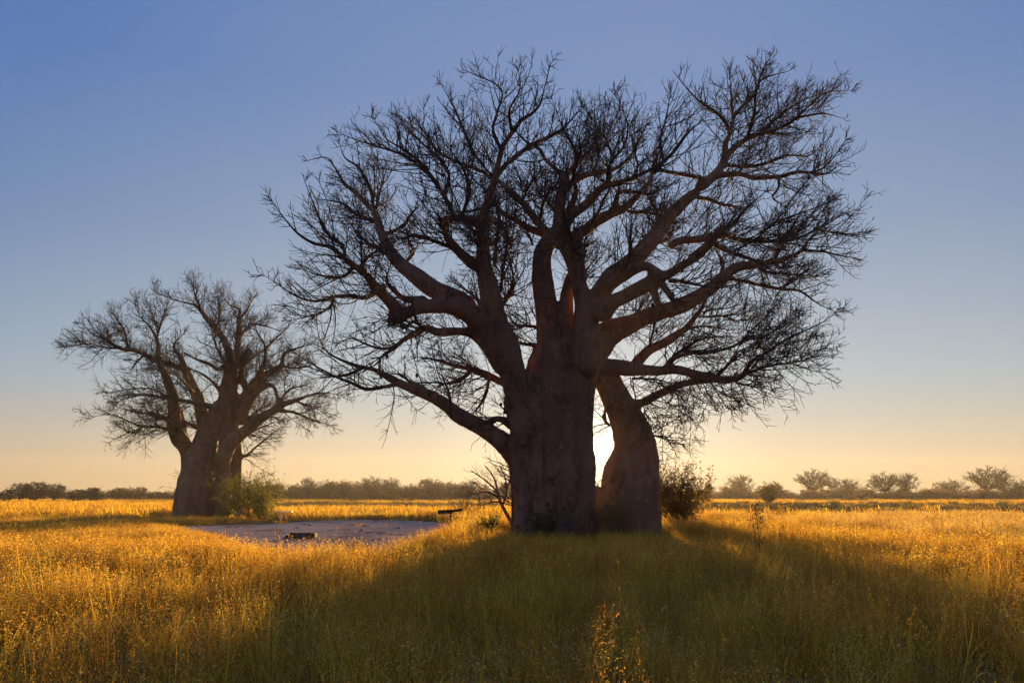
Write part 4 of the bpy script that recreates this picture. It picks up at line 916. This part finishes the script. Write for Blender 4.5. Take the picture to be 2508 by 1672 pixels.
shrub('leafy_shrub', at(607, 51.5), 'bushy green shrub with airy sprigs at the foot of the smaller baobab', h=3.1, w_=2.5, nst=38, leaf_n=9000, leaf_s=.055, cols=GL, bare_top=.85)
shrub('leafy_shrub', at(640, 51.0), 'low yellow-green bush beside the white-topped table', h=1.1, w_=1.1, nst=18, leaf_n=2200, leaf_s=.05, cols=[(.34, .30, .05), (.26, .26, .05), (.42, .33, .06)])
shrub('leafy_shrub', at(560, 52.0), 'low green bush hugging the trunk of the smaller baobab', h=1.0, w_=.9, nst=16, leaf_n=1500, leaf_s=.05, cols=GL)
shrub('thicket_shrub', at(1662, 35.5), 'dense brown-leaved shrub growing behind the bottle-shaped stem of the big baobab', h=2.55, w_=1.25, nst=44, leaf_n=9500, leaf_s=.05, cols=BR, bare_top=.5)
shrub('bare_sapling', at(1628, 37), 'thin bare sapling rising above the brown shrub against the big baobab', 'sapling', h=3.9, w_=.9, nst=5, leaf_n=260, leaf_s=.035, cols=BR, r0=.03)
shrub('leafy_shrub', at(1338, 27.9), 'dark green bush at the foot of the big baobab, against its wide trunk', h=.95, w_=.55, nst=16, leaf_n=1500, leaf_s=.04, cols=[(.10, .11, .03), (.14, .13, .04)])
shrub('leafy_shrub', at(1508, 29.2), 'dark green bush between the two stems of the big baobab', h=1.25, w_=.7, nst=18, leaf_n=2000, leaf_s=.04, cols=[(.10, .11, .03), (.14, .13, .04)])
shrub('leafy_shrub', at(1205, 31.5), 'sparse olive bush beside the leaning bare tree', h=.85, w_=.7, nst=14, leaf_n=800, leaf_s=.04, cols=GL)
shrub('bare_bush', at(1128, 58), 'thin leafless bush in the grass behind the barbecue stand', 'bush', h=2.2, w_=1.5, nst=16, leaf_n=0, leaf_s=.04, cols=BR, r0=.02)
shrub('bare_bush', at(1172, 62), 'twiggy leafless bush beside the leaning bare tree', 'bush', h=2.0, w_=1.3, nst=14, leaf_n=0, leaf_s=.04, cols=BR, r0=.02)
shrub('thicket_shrub', at(1885, 118), 'round russet shrub standing alone in the far grass', h=3.0, w_=2.0, nst=26, leaf_n=2600, leaf_s=.12, cols=BR, bare_top=.3, r0=.04)
shrub('sapling', at(1856, 16.0), 'slim sapling with sparse dark leaves rising from the grass', 'sapling', h=1.42, w_=.26, nst=3, leaf_n=90, leaf_s=.032, cols=[(.12, .10, .03), (.20, .16, .04)], r0=.012, wander=.06)
shrub('dead_weed', at(880, 17.2), 'dark dead weed with crooked stems near the edge of the clearing', 'weed', h=.82, w_=.42, nst=14, leaf_n=160, leaf_s=.018, cols=[(.12, .07, .03)], r0=.010, wander=.22)
g = Geo(); b_ = np.array(at(677, 18.0)); g.tubes(np.array([b_ - [0, 0, .05], b_ + [.01, 0, .45], b_ + [-.005, .01, .93]]), np.array([.009, .008, .006]), 5)
g.tubes(np.array([b_ + [0, 0, .62], b_ + [.05, .02, .70], b_ + [.07, .02, .78]]), np.array([.005, .004, .003]), 4); g.V = [v - b_ for v in g.V]
o = link('dry_stalk', g.mesh('dry_stalk', M_SCRUB)); o.location = b_; tag(o, 'single straight dry stalk standing at the edge of the sandy clearing', 'stalk')

# the leaning bare tree beside the big trunk
T = Tree(31.0); Lm = T.limb
Lm('C3', [(1495, 1440, 14), (1480, 1400, 13), (1455, 1355, 12), (1430, 1310, 11), (1412, 1270, 10), (1395, 1215, 8), (1385, 1160, 6), (1360, 1110, 4), (1320, 1060, 3)], 0, .6)
Lm('C3', [(1425, 1300, 8), (1440, 1250, 7), (1450, 1190, 5), (1440, 1130, 4), (1410, 1060, 3)], .1, -.6)
Lm('C3', [(1405, 1250, 7), (1360, 1225, 6), (1310, 1215, 5), (1260, 1230, 4), (1200, 1250, 2)], .1, -.7)
Lm('C3', [(1395, 1215, 6), (1350, 1170, 5), (1300, 1130, 4), (1240, 1090, 3)], .3, 1.2)
Lm('C3', [(1412, 1275, 6), (1370, 1275, 5), (1340, 1285, 3)], 0, -.8)
Lm('C3', [(1450, 1190, 4), (1475, 1140, 3), (1480, 1090, 2)], -.3, .3)
lb = np.array([T.limbs[0][0][0, 0], 31.0, 0.0]); root = empty('leaning_tree', tuple(lb)); tag(root, 'small bare tree leaning away from the foot of the big baobab', 'tree')
gw, gt, ss = Geo(), Geo(), []
for i, (P4, _) in enumerate(T.limbs):
    S, _l = sample_line(P4, .06); (gw if i == 0 else gt).tubes(S[:, :3], np.maximum(S[:, 3], .006), 6); tt = unit(np.gradient(S[:, :3], axis=0)); ss.append(np.concatenate([S, tt, np.linspace(0, 1, len(S))[:, None]], 1)[4:])
for P, R, sd in twigs(ss, W(1440, 1240, 31), dict(rthin=.05, d1=.55, l1=.95, r1=.012, r2=.006, d2=5, l2=.36, d3=3, l3=.16, r3=.005, up=.06, dthick=.02, tipf=.7)): gt.tubes(P, R, sd)
gw.V = [v - lb for v in gw.V]; gt.V = [v - lb for v in gt.V]
M_PALEW = bark_mat('pale_twig_bark', (.30, .20, .13), (.22, .15, .10), (.14, .09, .06))
link('trunk', gw.mesh('trunk', M_PALEW), root); link('crown', gt.mesh('crown', M_PALEW), root)

# horizon trees: a few kinds, each a trunk and a crown about 1 m tall in its own units
def far_tree(nl, zlow, trunk_h, wind=0.0, twig=1.0, leafy=0, rt=.03, cols=BR):
    """unit tree: limbs fan out from a short trunk to a dome, twigs thicken the dome"""
    gw, gt = Geo(), Geo()
    top = np.array([wind * .06, 0, trunk_h])
    gw.tubes(np.array([[0, 0, -.03], [wind * .02, .005, trunk_h * .5], top, top + [wind * .02, 0, .05]]), np.array([rt * 1.4, rt, rt * .9, rt * .6]), 7)
    ph = rng.random(nl) * 6.283; ct = rng.random(nl) ** .75
    rad = np.sqrt(1 - ct ** 2) * rng.uniform(.75, 1.0, nl); lump_ = 1 + .16 * np.sin(ph * 3 + 1) + rng.normal(0, .05, nl)
    tgt = np.stack([.5 * rad * np.cos(ph) * lump_ + wind * .16, .5 * rad * np.sin(ph) * lump_, zlow + (1 - zlow) * (.15 + .85 * ct) * rng.uniform(.88, 1.0, nl)], 1)
    ctl = top + (tgt - top) * np.array([.42, .42, .30]) + rng.normal(0, .035, (nl, 3))
    q = np.linspace(0, 1, 8)[None, :, None]
    P0 = (1 - q) ** 2 * top + 2 * q * (1 - q) * ctl[:, None] + q ** 2 * tgt[:, None]
    P0[:, 1:] += rng.normal(0, .010, P0[:, 1:].shape)
    R0 = rt * .42 * np.linspace(1, .22, 8)[None] * rng.uniform(.7, 1.15, (nl, 1))
    gt.tubes(P0, R0, 4)
    p, t_, rr, t, _ = spawn(P0, R0, 14 * twig, .45)
    P1, R1 = grow(p, side_dir(t_, 25, 70, np.array([wind, 0, .2]), .35), rng.uniform(.07, .19, len(p)), np.full(len(p), .0056), 4, .02, .2, .6)
    gt.tubes(P1, R1, 3)
    p, t_, rr, t, _ = spawn(P1, R1, 22 * twig, .1)
    P2, R2 = grow(p, side_dir(t_, 25, 65), rng.uniform(.04, .10, len(p)), np.full(len(p), .0042), 3, .03, .2, .6)
    gt.tubes(P2, R2, 3)
    me2 = gt.mesh('crown', M_SCRUB); gl = None
    if leafy:
        gl = Geo(); pool = P2.reshape(-1, 3); leaves(gl, pool[rng.integers(0, len(pool), leafy)] + rng.normal(0, .012, (leafy, 3)), .018, cols); gl = gl.mesh('foliage', M_LEAF, False)
    z = np.concatenate([v for v in gt.V])
    return gw.mesh('trunk', M_SCRUB), me2, gl, float(np.percentile(z[:, 2], 99.5)), float(np.percentile(np.abs(z[:, 0] - wind * .12), 97) * 2)
KT = [far_tree(42, .30, .25, .6, 1.2), far_tree(48, .18, .2, .6, 1.5), far_tree(52, .10, .14, .4, 1.7, 900),
      far_tree(44, .48, .30, 0, .85, 0, .030), far_tree(48, .42, .30, 0, .85, 0, .032), far_tree(40, .46, .32, -.2, .8, 0, .028), far_tree(50, .15, .15, 0, 1.6, 1300)]
def horizon_tree(px, top, wpx, Y, kind, label, group):
    tr, cr, gl, h0, w0 = KT[kind]; base = HY + CAMH * F / Y; h = (base - top) / F * Y; w_ = wpx / F * Y
    r = empty('bare_tree', at(px, Y), 0.0 if kind < 3 else random.uniform(-.5, .5) + (math.pi if random.random() < .5 else 0))
    r.scale = (w_ / w0, w_ / w0, h / h0); tag(r, label, 'tree', group)
    link('trunk', tr, r); link('crown', cr, r)
    if gl: link('foliage', gl, r)
lab1 = 'windswept bare tree on a clear short trunk, in the row beyond the smaller baobab'
lab1b = 'squat windswept bare tree with low dense crown, in the row beyond the smaller baobab'
lab1c = 'rounded brown-leaved bushy tree in the windswept row beyond the smaller baobab'
for i, (px, tp, wp, Y) in enumerate([(12, 1198, 34, 140), (45, 1182, 66, 142), (77, 1180, 72, 139), (129, 1184, 58, 137), (183, 1198, 46, 140), (226, 1194, 52, 145), (283, 1194, 48, 185), (303, 1200, 36, 190), (326, 1197, 36, 185), (341, 1191, 36, 180), (376, 1203, 40, 200), (402, 1205, 26, 205), (426, 1208, 22, 205)]):
    horizon_tree(px, tp, wp, Y, (1, 0, 1, 0, 1, 2)[i % 6], (lab1 if i % 6 in (1, 3) else lab1b if i % 6 != 5 else lab1c), 'windswept trees along the golden field')
lab2b = 'low round brown-leaved tree in the dark thicket beyond the sandy clearing'
lab2 = 'bare tree standing out of the dark thicket beyond the sandy clearing'
for i, (px, tp, wp) in enumerate([(677, 1192, 40), (725, 1189, 48), (756, 1172, 44), (805, 1179, 66), (844, 1185, 44), (907, 1170, 64), (954, 1173, 58), (1002, 1190, 44), (1057, 1176, 66), (1103, 1181, 46), (1150, 1180, 40)]):
    horizon_tree(px, tp - 4, wp, 212 + 9 * math.sin(i * 2.3), (6, 6, 3, 4, 3, 4, 4, 6, 3, 5, 3)[i], (lab2b if i in (0, 1, 7) else lab2), 'bare trees in the thicket beyond the clearing')
lab3b = 'small round brown-leaved tree on the horizon above the purple-brown scrub'
lab3 = 'bare spreading tree on the horizon above the purple-brown scrub'
for i, (px, tp, wp) in enumerate([(1735, 1183, 30), (1808, 1162, 66), (1897, 1181, 44), (1990, 1149, 84), (2040, 1168, 36), (2081, 1171, 54), (2168, 1156, 80), (2214, 1157, 60), (2330, 1173, 64), (2461, 1166, 58), (2503, 1173, 50)]):
    horizon_tree(px, tp, wp, 262 + 10 * math.sin(i * 1.7), (6, 3, 6, 4, 5, 3, 4, 3, 5, 3, 5)[i], (lab3b if i in (0, 2) else lab3), 'spreading trees on the horizon scrub')
horizon_tree(2418, 1142, 98, 255, 4, 'tallest bare spreading tree on the horizon scrub, wide crown on a forked trunk', 'spreading trees on the horizon scrub')

# the far scrub that reads as one mass, and the low grey-green ground cover
def scrub_kind(leafn, cols):
    gs, gl = shrub_parts(h=1.0, w_=.8, nst=16, leaf_n=leafn, leaf_s=.05, cols=cols, r0=.02)
    off = gs.n; gs.C = [np.broadcast_to(np.array([.13, .085, .06]), (gs.n, 3))]
    for V in gl.V: pass
    gs.add(np.concatenate(gl.V), np.concatenate(gl.Q), None, np.concatenate(gl.C))
    return bpy.data.objects.new('scrub', gs.mesh('scrub', M_LEAF, False))
PB = [(.24, .15, .11), (.19, .12, .095), (.28, .18, .11)]
kinds = [scrub_kind(1100, PB), scrub_kind(1300, BR), scrub_kind(900, PB + GL[:1])]
sx, sy, sh = [], [], []
for (p0, p1, Y0, Y1, h0, h1, n) in ((560, 1270, 215, 250, 1.8, 4.2, 260), (1500, 3100, 225, 290, 1.6, 3.4, 520), (-700, 560, 230, 300, 1.0, 2.2, 280), (560, 2560, 300, 420, 2.2, 4.4, 260), (-700, 600, 380, 480, 2.0, 4.0, 220), (860, 1260, 150, 190, .8, 2.0, 26), (1650, 2500, 150, 200, .7, 1.6, 30)):
    pp = rng.uniform(p0, p1, n); Yq = rng.uniform(Y0, Y1, n); sx.append((pp - CX) / F * Yq); sy.append(Yq); sh.append((h0 + (h1 - h0) * rng.random(n) ** 1.8) * (1 + .35 * np.sin(pp * .045 + Y0) * np.sin(pp * .017)))
sx, sy, sh = map(np.concatenate, (sx, sy, sh)); n = len(sx)
wd = sh * rng.uniform(1.0, 1.7, n)
scatter('scrub', np.c_[sx, sy], rng.random(n) * 6.28, np.zeros((n, 2)), np.c_[wd, wd, sh], rng.choice(3, n, p=[.5, .3, .2]), kinds, 'purple-brown scrub thicket massed along the horizon', 'scrub')
kinds = [scrub_kind(420, [(.17, .18, .10), (.21, .20, .12), (.13, .14, .08)]), scrub_kind(420, [(.22, .18, .08), (.15, .15, .08)])]
x, y = field(60, 135, .09, 4); px = CX + x / y * F; nz = pn(x, y, .04, 5.0) * 8
k = ((px > 640) & (px < 1560) & (y + nz > 80)) | ((px > 1660) & (y + nz > 62) & (y + nz < 125)); x, y = x[k], y[k]; n = len(x); sh = rng.uniform(.3, .75, n); wd = sh * rng.uniform(1.3, 2.2, n)
scatter('low_brush', np.c_[x, y], rng.random(n) * 6.28, np.zeros((n, 2)), np.c_[wd, wd, sh], rng.integers(0, 2, n), kinds, 'low grey-green brush dotted through the far grassland', 'brush')

# ------------------------------------------------------------------ camp furniture
M_RUST = plain_mat('rusted_steel', (.055, .03, .022), .75, .4, .4, 9, .004)
M_SOOT = plain_mat('sooty_concrete', (.03, .026, .026), .95, 0, .5, 5, .01)
M_ASH = plain_mat('ash', (.07, .06, .058), .95, 0, .3, 12, .01)
M_WHITE = plain_mat('white_laminate', (.72, .72, .74), .5, 0, .05)
M_SACK = plain_mat('pale_sack', (.62, .56, .52), .9, 0, .3, 9, .02)
M_STONE = plain_mat('dark_stone', (.09, .065, .055), .9, 0, .3, 6, .02)
# barbecue stand: a steel trough on a post
b_ = np.array(at(1104, 34.6)); root = empty('barbecue_stand', tuple(b_), .12); tag(root, 'rusty steel barbecue trough on a single post at the edge of the clearing', 'barbecue')
g = Geo(); g.box((0, 0, .36), (.075, .075, .82)); g.box((0, 0, .80), (.14, .14, .03)); link('post', g.mesh('post', M_RUST, False), root)
def trough(L_, W_, H, cx_, z, tilt):
    g = Geo(); ca, sa = math.cos(tilt), math.sin(tilt); M = [[ca, 0, -sa], [0, 1, 0], [sa, 0, ca]]; c = np.array([cx_, 0, z])
    for off, sz in (((0, 0, -H / 2), (L_, W_, .012)), ((0, -W_ / 2 + .006, .004), (L_ - .004, .012, H)), ((0, W_ / 2 - .006, .004), (L_ - .004, .012, H)), ((-L_ / 2 + .006, 0, .006), (.012, W_ - .03, H)), ((L_ / 2 - .006, 0, .006), (.012, W_ - .03, H))):
        g.box(c + np.array(M) @ np.array(off), sz, 0, None, M)
    for yy in (-1, 1): g.box(c + np.array(M) @ np.array([0, yy * (W_ / 2 + .012), H / 2]), (L_ + .02, .03, .016), 0, None, M)
    return g
link('trough', trough(.60, .42, .15, -.26, .88, .05).mesh('trough', M_RUST, False), root)
link('grill_tray', trough(.46, .40, .09, .27, .935, .14).mesh('grill_tray', M_RUST, False), root)
g = Geo()
for i in range(9): g.tubes(np.array([[.08 + i * .045, -.18, .955 + i * .006], [.08 + i * .045, .18, .955 + i * .006]]), np.array([.006, .006]), 5)
link('grate', g.mesh('grate', M_RUST), root)
# creeper on the post
g = Geo(); q = np.linspace(0, 1, 40)[:, None]; P = np.c_[.06 * np.cos(q * 9) + .05, .06 * np.sin(q * 9), .1 + q * .85]; leaves(g, np.repeat(P, 4, 0) + rng.normal(0, .035, (160, 3)), .026, [(.30, .24, .05), (.22, .20, .05), (.35, .22, .05)])
o = link('creeper', g.mesh('creeper', M_LEAF, False)); o.location = b_; tag(o, 'small yellowing creeper clinging to the barbecue post', 'plant')
# fire pit
b_ = np.array(at(738, 29.6)); root = empty('fire_pit', tuple(b_), .05); tag(root, 'low sooty fire pit on the sandy clearing', 'fire pit')
for nm, c, sz in (('kerb', (0, .36, .11), (.98, .14, .17)), ('kerb', (.46, -.02, .10), (.14, .62, .17)), ('kerb', (-.46, .0, .06), (.14, .58, .12)), ('kerb', (.04, -.38, .05), (.9, .12, .12))):
    g = Geo(); g.box(c, sz); me = g.mesh(nm, M_SOOT, False); o = link(nm, me, root); bv = o.modifiers.new('bevel', 'BEVEL'); bv.width = .02; bv.segments = 2
g = Geo(); rr = np.linspace(0, 1, 7); th = np.arange(18) / 18 * 6.283
V = np.array([[-.10 + r * 1.0 * math.cos(a) * .62, r * .42 * math.sin(a) , .015 + .13 * (1 - r) ** 1.3 + .015 * math.sin(a * 5 + r * 7)] for r in rr for a in th]).reshape(7, 18, 3)
I = np.arange(126).reshape(7, 18); g.add(V, np.stack([I[:-1], np.roll(I[:-1], -1, 1), np.roll(I[1:], -1, 1), I[1:]], -1).reshape(-1, 4)[:, ::-1]); link('ash_heap', g.mesh('ash_heap', M_ASH), root)
# folding table
b_ = np.array(at(694, 51.6)); root = empty('folding_table', tuple(b_), .08); tag(root, 'small white-topped folding table in the grass beside the green shrub', 'table')
zt = CAMH - (1252 - HY) / F * 51.6
g = Geo(); g.box((0, 0, zt), (1.08, .5, .045)); o = link('tabletop', g.mesh('tabletop', M_WHITE, False), root); bv = o.modifiers.new('bevel', 'BEVEL'); bv.width = .006
for sx_ in (-1, 1):
    for yy in (-.2, .2):
        g = Geo(); g.tubes(np.array([[sx_ * .50, yy, -.02], [sx_ * .40, yy, zt - .01]]), np.array([.014, .014]), 6); link('leg', g.mesh('leg', M_RUST), root)
    g = Geo(); g.tubes(np.array([[sx_ * .46, -.2, .16], [sx_ * .18, -.2, zt - .012]]), np.array([.009, .009]), 6); link('brace', g.mesh('brace', M_RUST), root)
def lump(name, loc, size, mat, label, cat, sq=1.0, seed=0.0):
    g = Geo(); nr, ns = 9, 14; V = []
    for i in range(nr):
        ph = math.pi * i / (nr - 1)
        for j in range(ns):
            a = 2 * math.pi * j / ns; d = np.array([math.sin(ph) * math.cos(a), math.sin(ph) * math.sin(a), math.cos(ph)])
            r = 1 + .28 * noise.noise((d[0] * 1.6 + seed, d[1] * 1.6, d[2] * 1.6)); V.append(np.array([size[0] * d[0] * r, size[1] * d[1] * r, max(-.03, size[2] * (d[2] * r + .72))]))
    I = np.arange(nr * ns).reshape(nr, ns); g.add(np.array(V), np.stack([I[:-1], I[1:], np.roll(I[1:], -1, 1), np.roll(I[:-1], -1, 1)], -1).reshape(-1, 4))
    o = link(name, g.mesh(name, mat)); o.location = loc; return tag(o, label, cat)
lump('sack', at(689, 51.0), (.10, .10, .24), M_SACK, 'pale sack propped beneath the folding table', 'sack', seed=1.2)
lump('cooking_pot', at(697, 50.9), (.10, .10, .12), M_SOOT, 'small black pot on the ground beside the pale sack', 'pot', seed=4.2)
lump('stone', at(741, 53.6), (.20, .14, .09), M_STONE, 'dark flat stone at the grassy far edge of the clearing, past the folding table', 'stone', seed=8.1)
lump('stone', at(806, 54.5), (.15, .12, .07), M_STONE, 'smaller dark stone under the grass fringe behind the fire pit', 'stone', seed=3.3)

# ------------------------------------------------------------------ the evening air
hz = Geo(); hz.box((0, 280, 14.0), (1400, 700, 30.0))
m = bpy.data.materials.new('haze'); m.use_nodes = True; t = m.node_tree; t.nodes.clear(); o_ = N(t, 'ShaderNodeOutputMaterial')
pv = N(t, 'ShaderNodeVolumePrincipled'); pv.inputs['Color'].default_value = (.92, .86, .80, 1); pv.inputs['Density'].default_value = .0002; pv.inputs['Anisotropy'].default_value = .45
t.links.new(pv.outputs[0], o_.inputs['Volume'])
tag(link('haze', hz.mesh('haze', m, False)), 'thin warm evening haze over the plain', kind='stuff')

# pebbles, dung and twigs strewn over the sand
def bits(k):
    g = Geo()
    if k == 0:
        for _ in range(5):
            c = np.r_[rng.uniform(-.25, .25, 2), 0]; r = rng.uniform(.015, .04); th = np.arange(7) / 7 * 6.283
            V = np.array([[c[0] + r * f * math.cos(a), c[1] + r * f * math.sin(a), z * r] for f, z in ((1.0, -.2), (.95, .35), (.5, .75)) for a in th]) + rng.normal(0, r * .08, (21, 3)); I = np.arange(21).reshape(3, 7)
            g.add(np.vstack([V, [[c[0], c[1], r * .85]]]), np.stack([I[:-1], np.roll(I[:-1], -1, 1), np.roll(I[1:], -1, 1), I[1:]], -1).reshape(-1, 4), [[14 + i, 14 + (i + 1) % 7, 21] for i in range(7)], (.16, .12, .10))
    else:
        for _ in range(4):
            p = np.r_[rng.uniform(-.3, .3, 2), .012]; a = rng.random() * 6.283; l_ = rng.uniform(.1, .35); q = np.linspace(0, 1, 4)[:, None]
            g.tubes(p + q * l_ * np.array([math.cos(a), math.sin(a), 0.02]) + rng.normal(0, .008, (4, 3)) * [1, 1, .3], np.array([.008, .007, .006, .003]), 4, (.20, .13, .09))
    return bpy.data.objects.new('bits', g.mesh('bits', M_LEAF, False))
x = rng.uniform(cc[:, 0].min(), cc[:, 0].max(), 150); y = rng.uniform(cc[:, 1].min(), cc[:, 1].max(), 150); k = in_poly(x, y, cc) & (pn(x, y, .5, 8.0) > -.1); x, y = x[k], y[k]; n = len(x); q = rng.uniform(.6, 1.8, n)
scatter('gravel', np.c_[x, y, np.full(n, .007)], rng.random(n) * 6.28, np.zeros((n, 2)), np.c_[q, q, q], rng.integers(0, 2, n), [bits(0), bits(1)], 'scattered pebbles and twigs on the sandy clearing', 'gravel')
